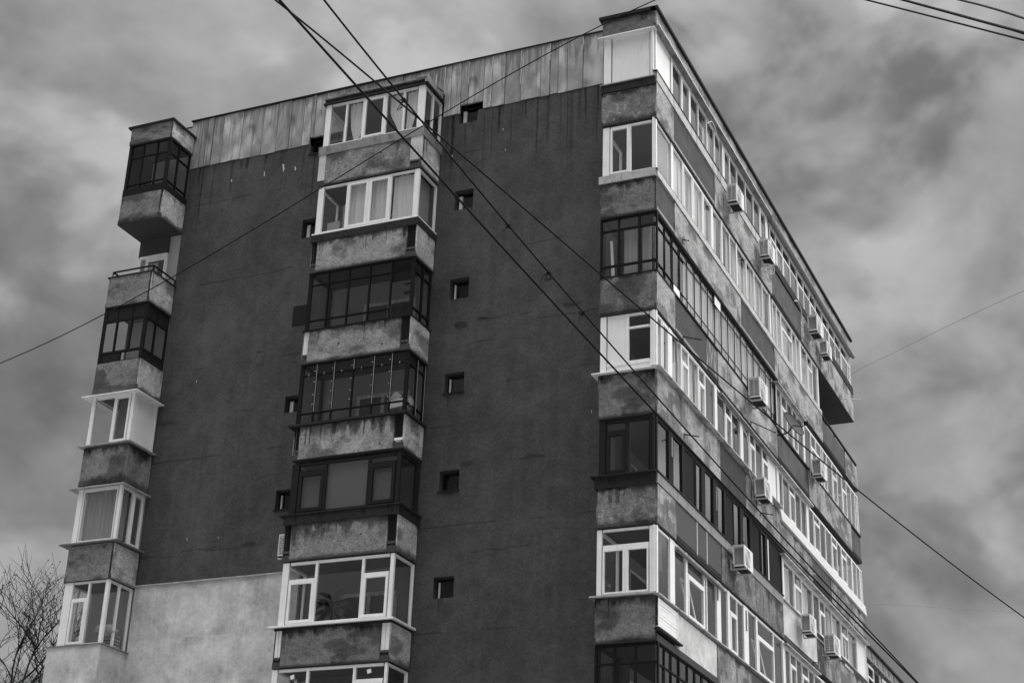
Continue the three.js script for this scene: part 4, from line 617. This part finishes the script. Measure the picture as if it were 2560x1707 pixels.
// strings snagged on a cable
{
  const near = (px, s) => { const c = new THREE.CatmullRomCurve3(CY.map(p => new THREE.Vector3(...p))); return c.getPoint(px); };
  const L = ['frayed string tangle snagged where two cables cross', 'star-shaped twig tangle snagged on the black cable over the dark wall', 'ragged string caught on the cable below the twig tangle', 'dark knotted scrap on the cable above the twig tangle'];
  [[.185, .10], [.42, .11], [.475, .07], [.355, .07]].forEach(([s, k], i) => { const p = near(s), A = []; for (let j = 0; j < 9; j++) { const d = () => (R() - .5) * 2 * k; const q = [p.x, p.y, p.z]; A.push(tube([q, [p.x + d() * .6, p.y + d() * .6 - k * .3, p.z + d() * .3], [p.x + d(), p.y + d() - k * .4, p.z + d() * .3]], .004, 6, 4)); } A.push(new THREE.SphereGeometry(k * .18, 8, 6).scale(1.4, .8, 1).translate(p.x, p.y, p.z)); tag(obj('string_tangle', A, M.cable), L[i], 'debris'); });
}

// ------------------------------------------------------------------ bare tree behind the block, lower left
{
  const r = rng(404), t = group('bare_tree', scene, [-27.6, 0, -12.5]); tag(t, 'leafless tree with fine upswept twigs behind the left balconies', 'tree');
  const trunk = [], limbs = [], twigs = [], buds = [];
  const bud = new THREE.IcosahedronGeometry(.035, 0);
  function grow(p, d, len, rad, lev) {
    const pts = [p.clone()], q = p.clone(), dir = d.clone(), n = lev > 3 ? 3 : 4;
    for (let i = 0; i < n; i++) { dir.add(new THREE.Vector3((r() - .5) * .42, (r() - .4) * .24, (r() - .5) * .42)).normalize(); q.addScaledVector(dir, len / n); pts.push(q.clone()); }
    const cv = new THREE.CatmullRomCurve3(pts), cs = []; for (let i = 0; i <= n * 2; i++) cs.push(cv.getPointAt(i / (n * 2)));
    const g = new THREE.TubeGeometry(cv, n * 2, rad, lev > 3 ? 3 : 5), A = g.attributes.position, rs = lev > 3 ? 4 : 6;
    for (let i = 0; i < A.count; i++) { const s = Math.floor(i / rs) / (n * 2), c = cs[Math.floor(i / rs)], k = 1 - .5 * s; A.setXYZ(i, c.x + (A.getX(i) - c.x) * k, c.y + (A.getY(i) - c.y) * k, c.z + (A.getZ(i) - c.z) * k); }
    (lev === 0 ? trunk : lev < 3 ? limbs : twigs).push(g);
    if (lev >= 4 && r() < .22) buds.push(bud.clone().scale(1, .7, 1).translate(q.x, q.y, q.z));
    if (lev >= 5) return;
    const kids = lev === 0 ? 13 : lev === 1 ? 9 : lev === 2 ? 6 : 5;
    for (let i = 0; i < kids; i++) { const s = .3 + .7 * (i + r()) / kids, c = cv.getPoint(clamp(s, 0, 1)), a = r() * 6.283, sp = lev === 0 ? .8 : .95, nd = dir.clone().multiplyScalar(.8).add(new THREE.Vector3(Math.cos(a) * sp, .25 + .25 * r(), Math.sin(a) * sp)).normalize(); grow(c, nd, len * (lev === 0 ? .62 : .60) * (.7 + .5 * r()), Math.max(rad * (lev === 0 ? .42 : .55), .011), lev + 1); }
  }
  grow(new THREE.Vector3(0, 0, 0), new THREE.Vector3(0, 1, 0), 8.7, .22, 0);
  obj('trunk', trunk, M.bark, t); obj('limbs', limbs, M.bark, t); tag(obj('twigs', twigs, M.bark, t), null, null, null, 'stuff'); tag(obj('buds', buds, M.bark, t), null, null, null, 'stuff');
}
// ------------------------------------------------------------------ lower block adjoining at the far end
{
  const t = group('neighbour_building'); tag(t, 'lower apartment block adjoining the far end, at the bottom right', 'building');
  obj('wall', box(-12, -.45, 0, 15.9, -60, -22.75), M.farWall, t); obj('parapet', box(-12.1, -.28, 15.9, 16.3, -60, -22.7), cB[1], t); obj('coping', box(-12.2, -.2, 16.3, 16.38, -60.1, -22.65), M.cap, t);
  for (let f = 0; f < 2; f++) for (let i = 0; i < 8; i++) { const z = -23.3 - i * 2.6, y = 14.3 - f * 2.75, w = group('window', t); obj('frame', [box(-.46, -.38, y, y + 1.5, z, z - .09), box(-.46, -.38, y, y + 1.5, z - 1.0, z - 1.09), box(-.46, -.38, y + 1.41, y + 1.5, z - .09, z - 1.0), box(-.46, -.38, y, y + 1.5, z - 2.1, z - 2.19), box(-.46, -.38, y + 1.0, y + 1.07, z - .09, z - 1.0)], M.pvc, w); obj('pane', box(-.45, -.42, y, y + 1.45, z - .09, z - 2.1), M.darkPanel, w); }
}

// ------------------------------------------------------------------ draw
const renderer = new THREE.WebGLRenderer({ antialias: true });
renderer.setSize(1024, 682); renderer.shadowMap.enabled = true; renderer.shadowMap.type = THREE.PCFSoftShadowMap;
renderer.toneMapping = THREE.LinearToneMapping; renderer.toneMappingExposure = EXPOSURE;
renderer.render(scene, camera);
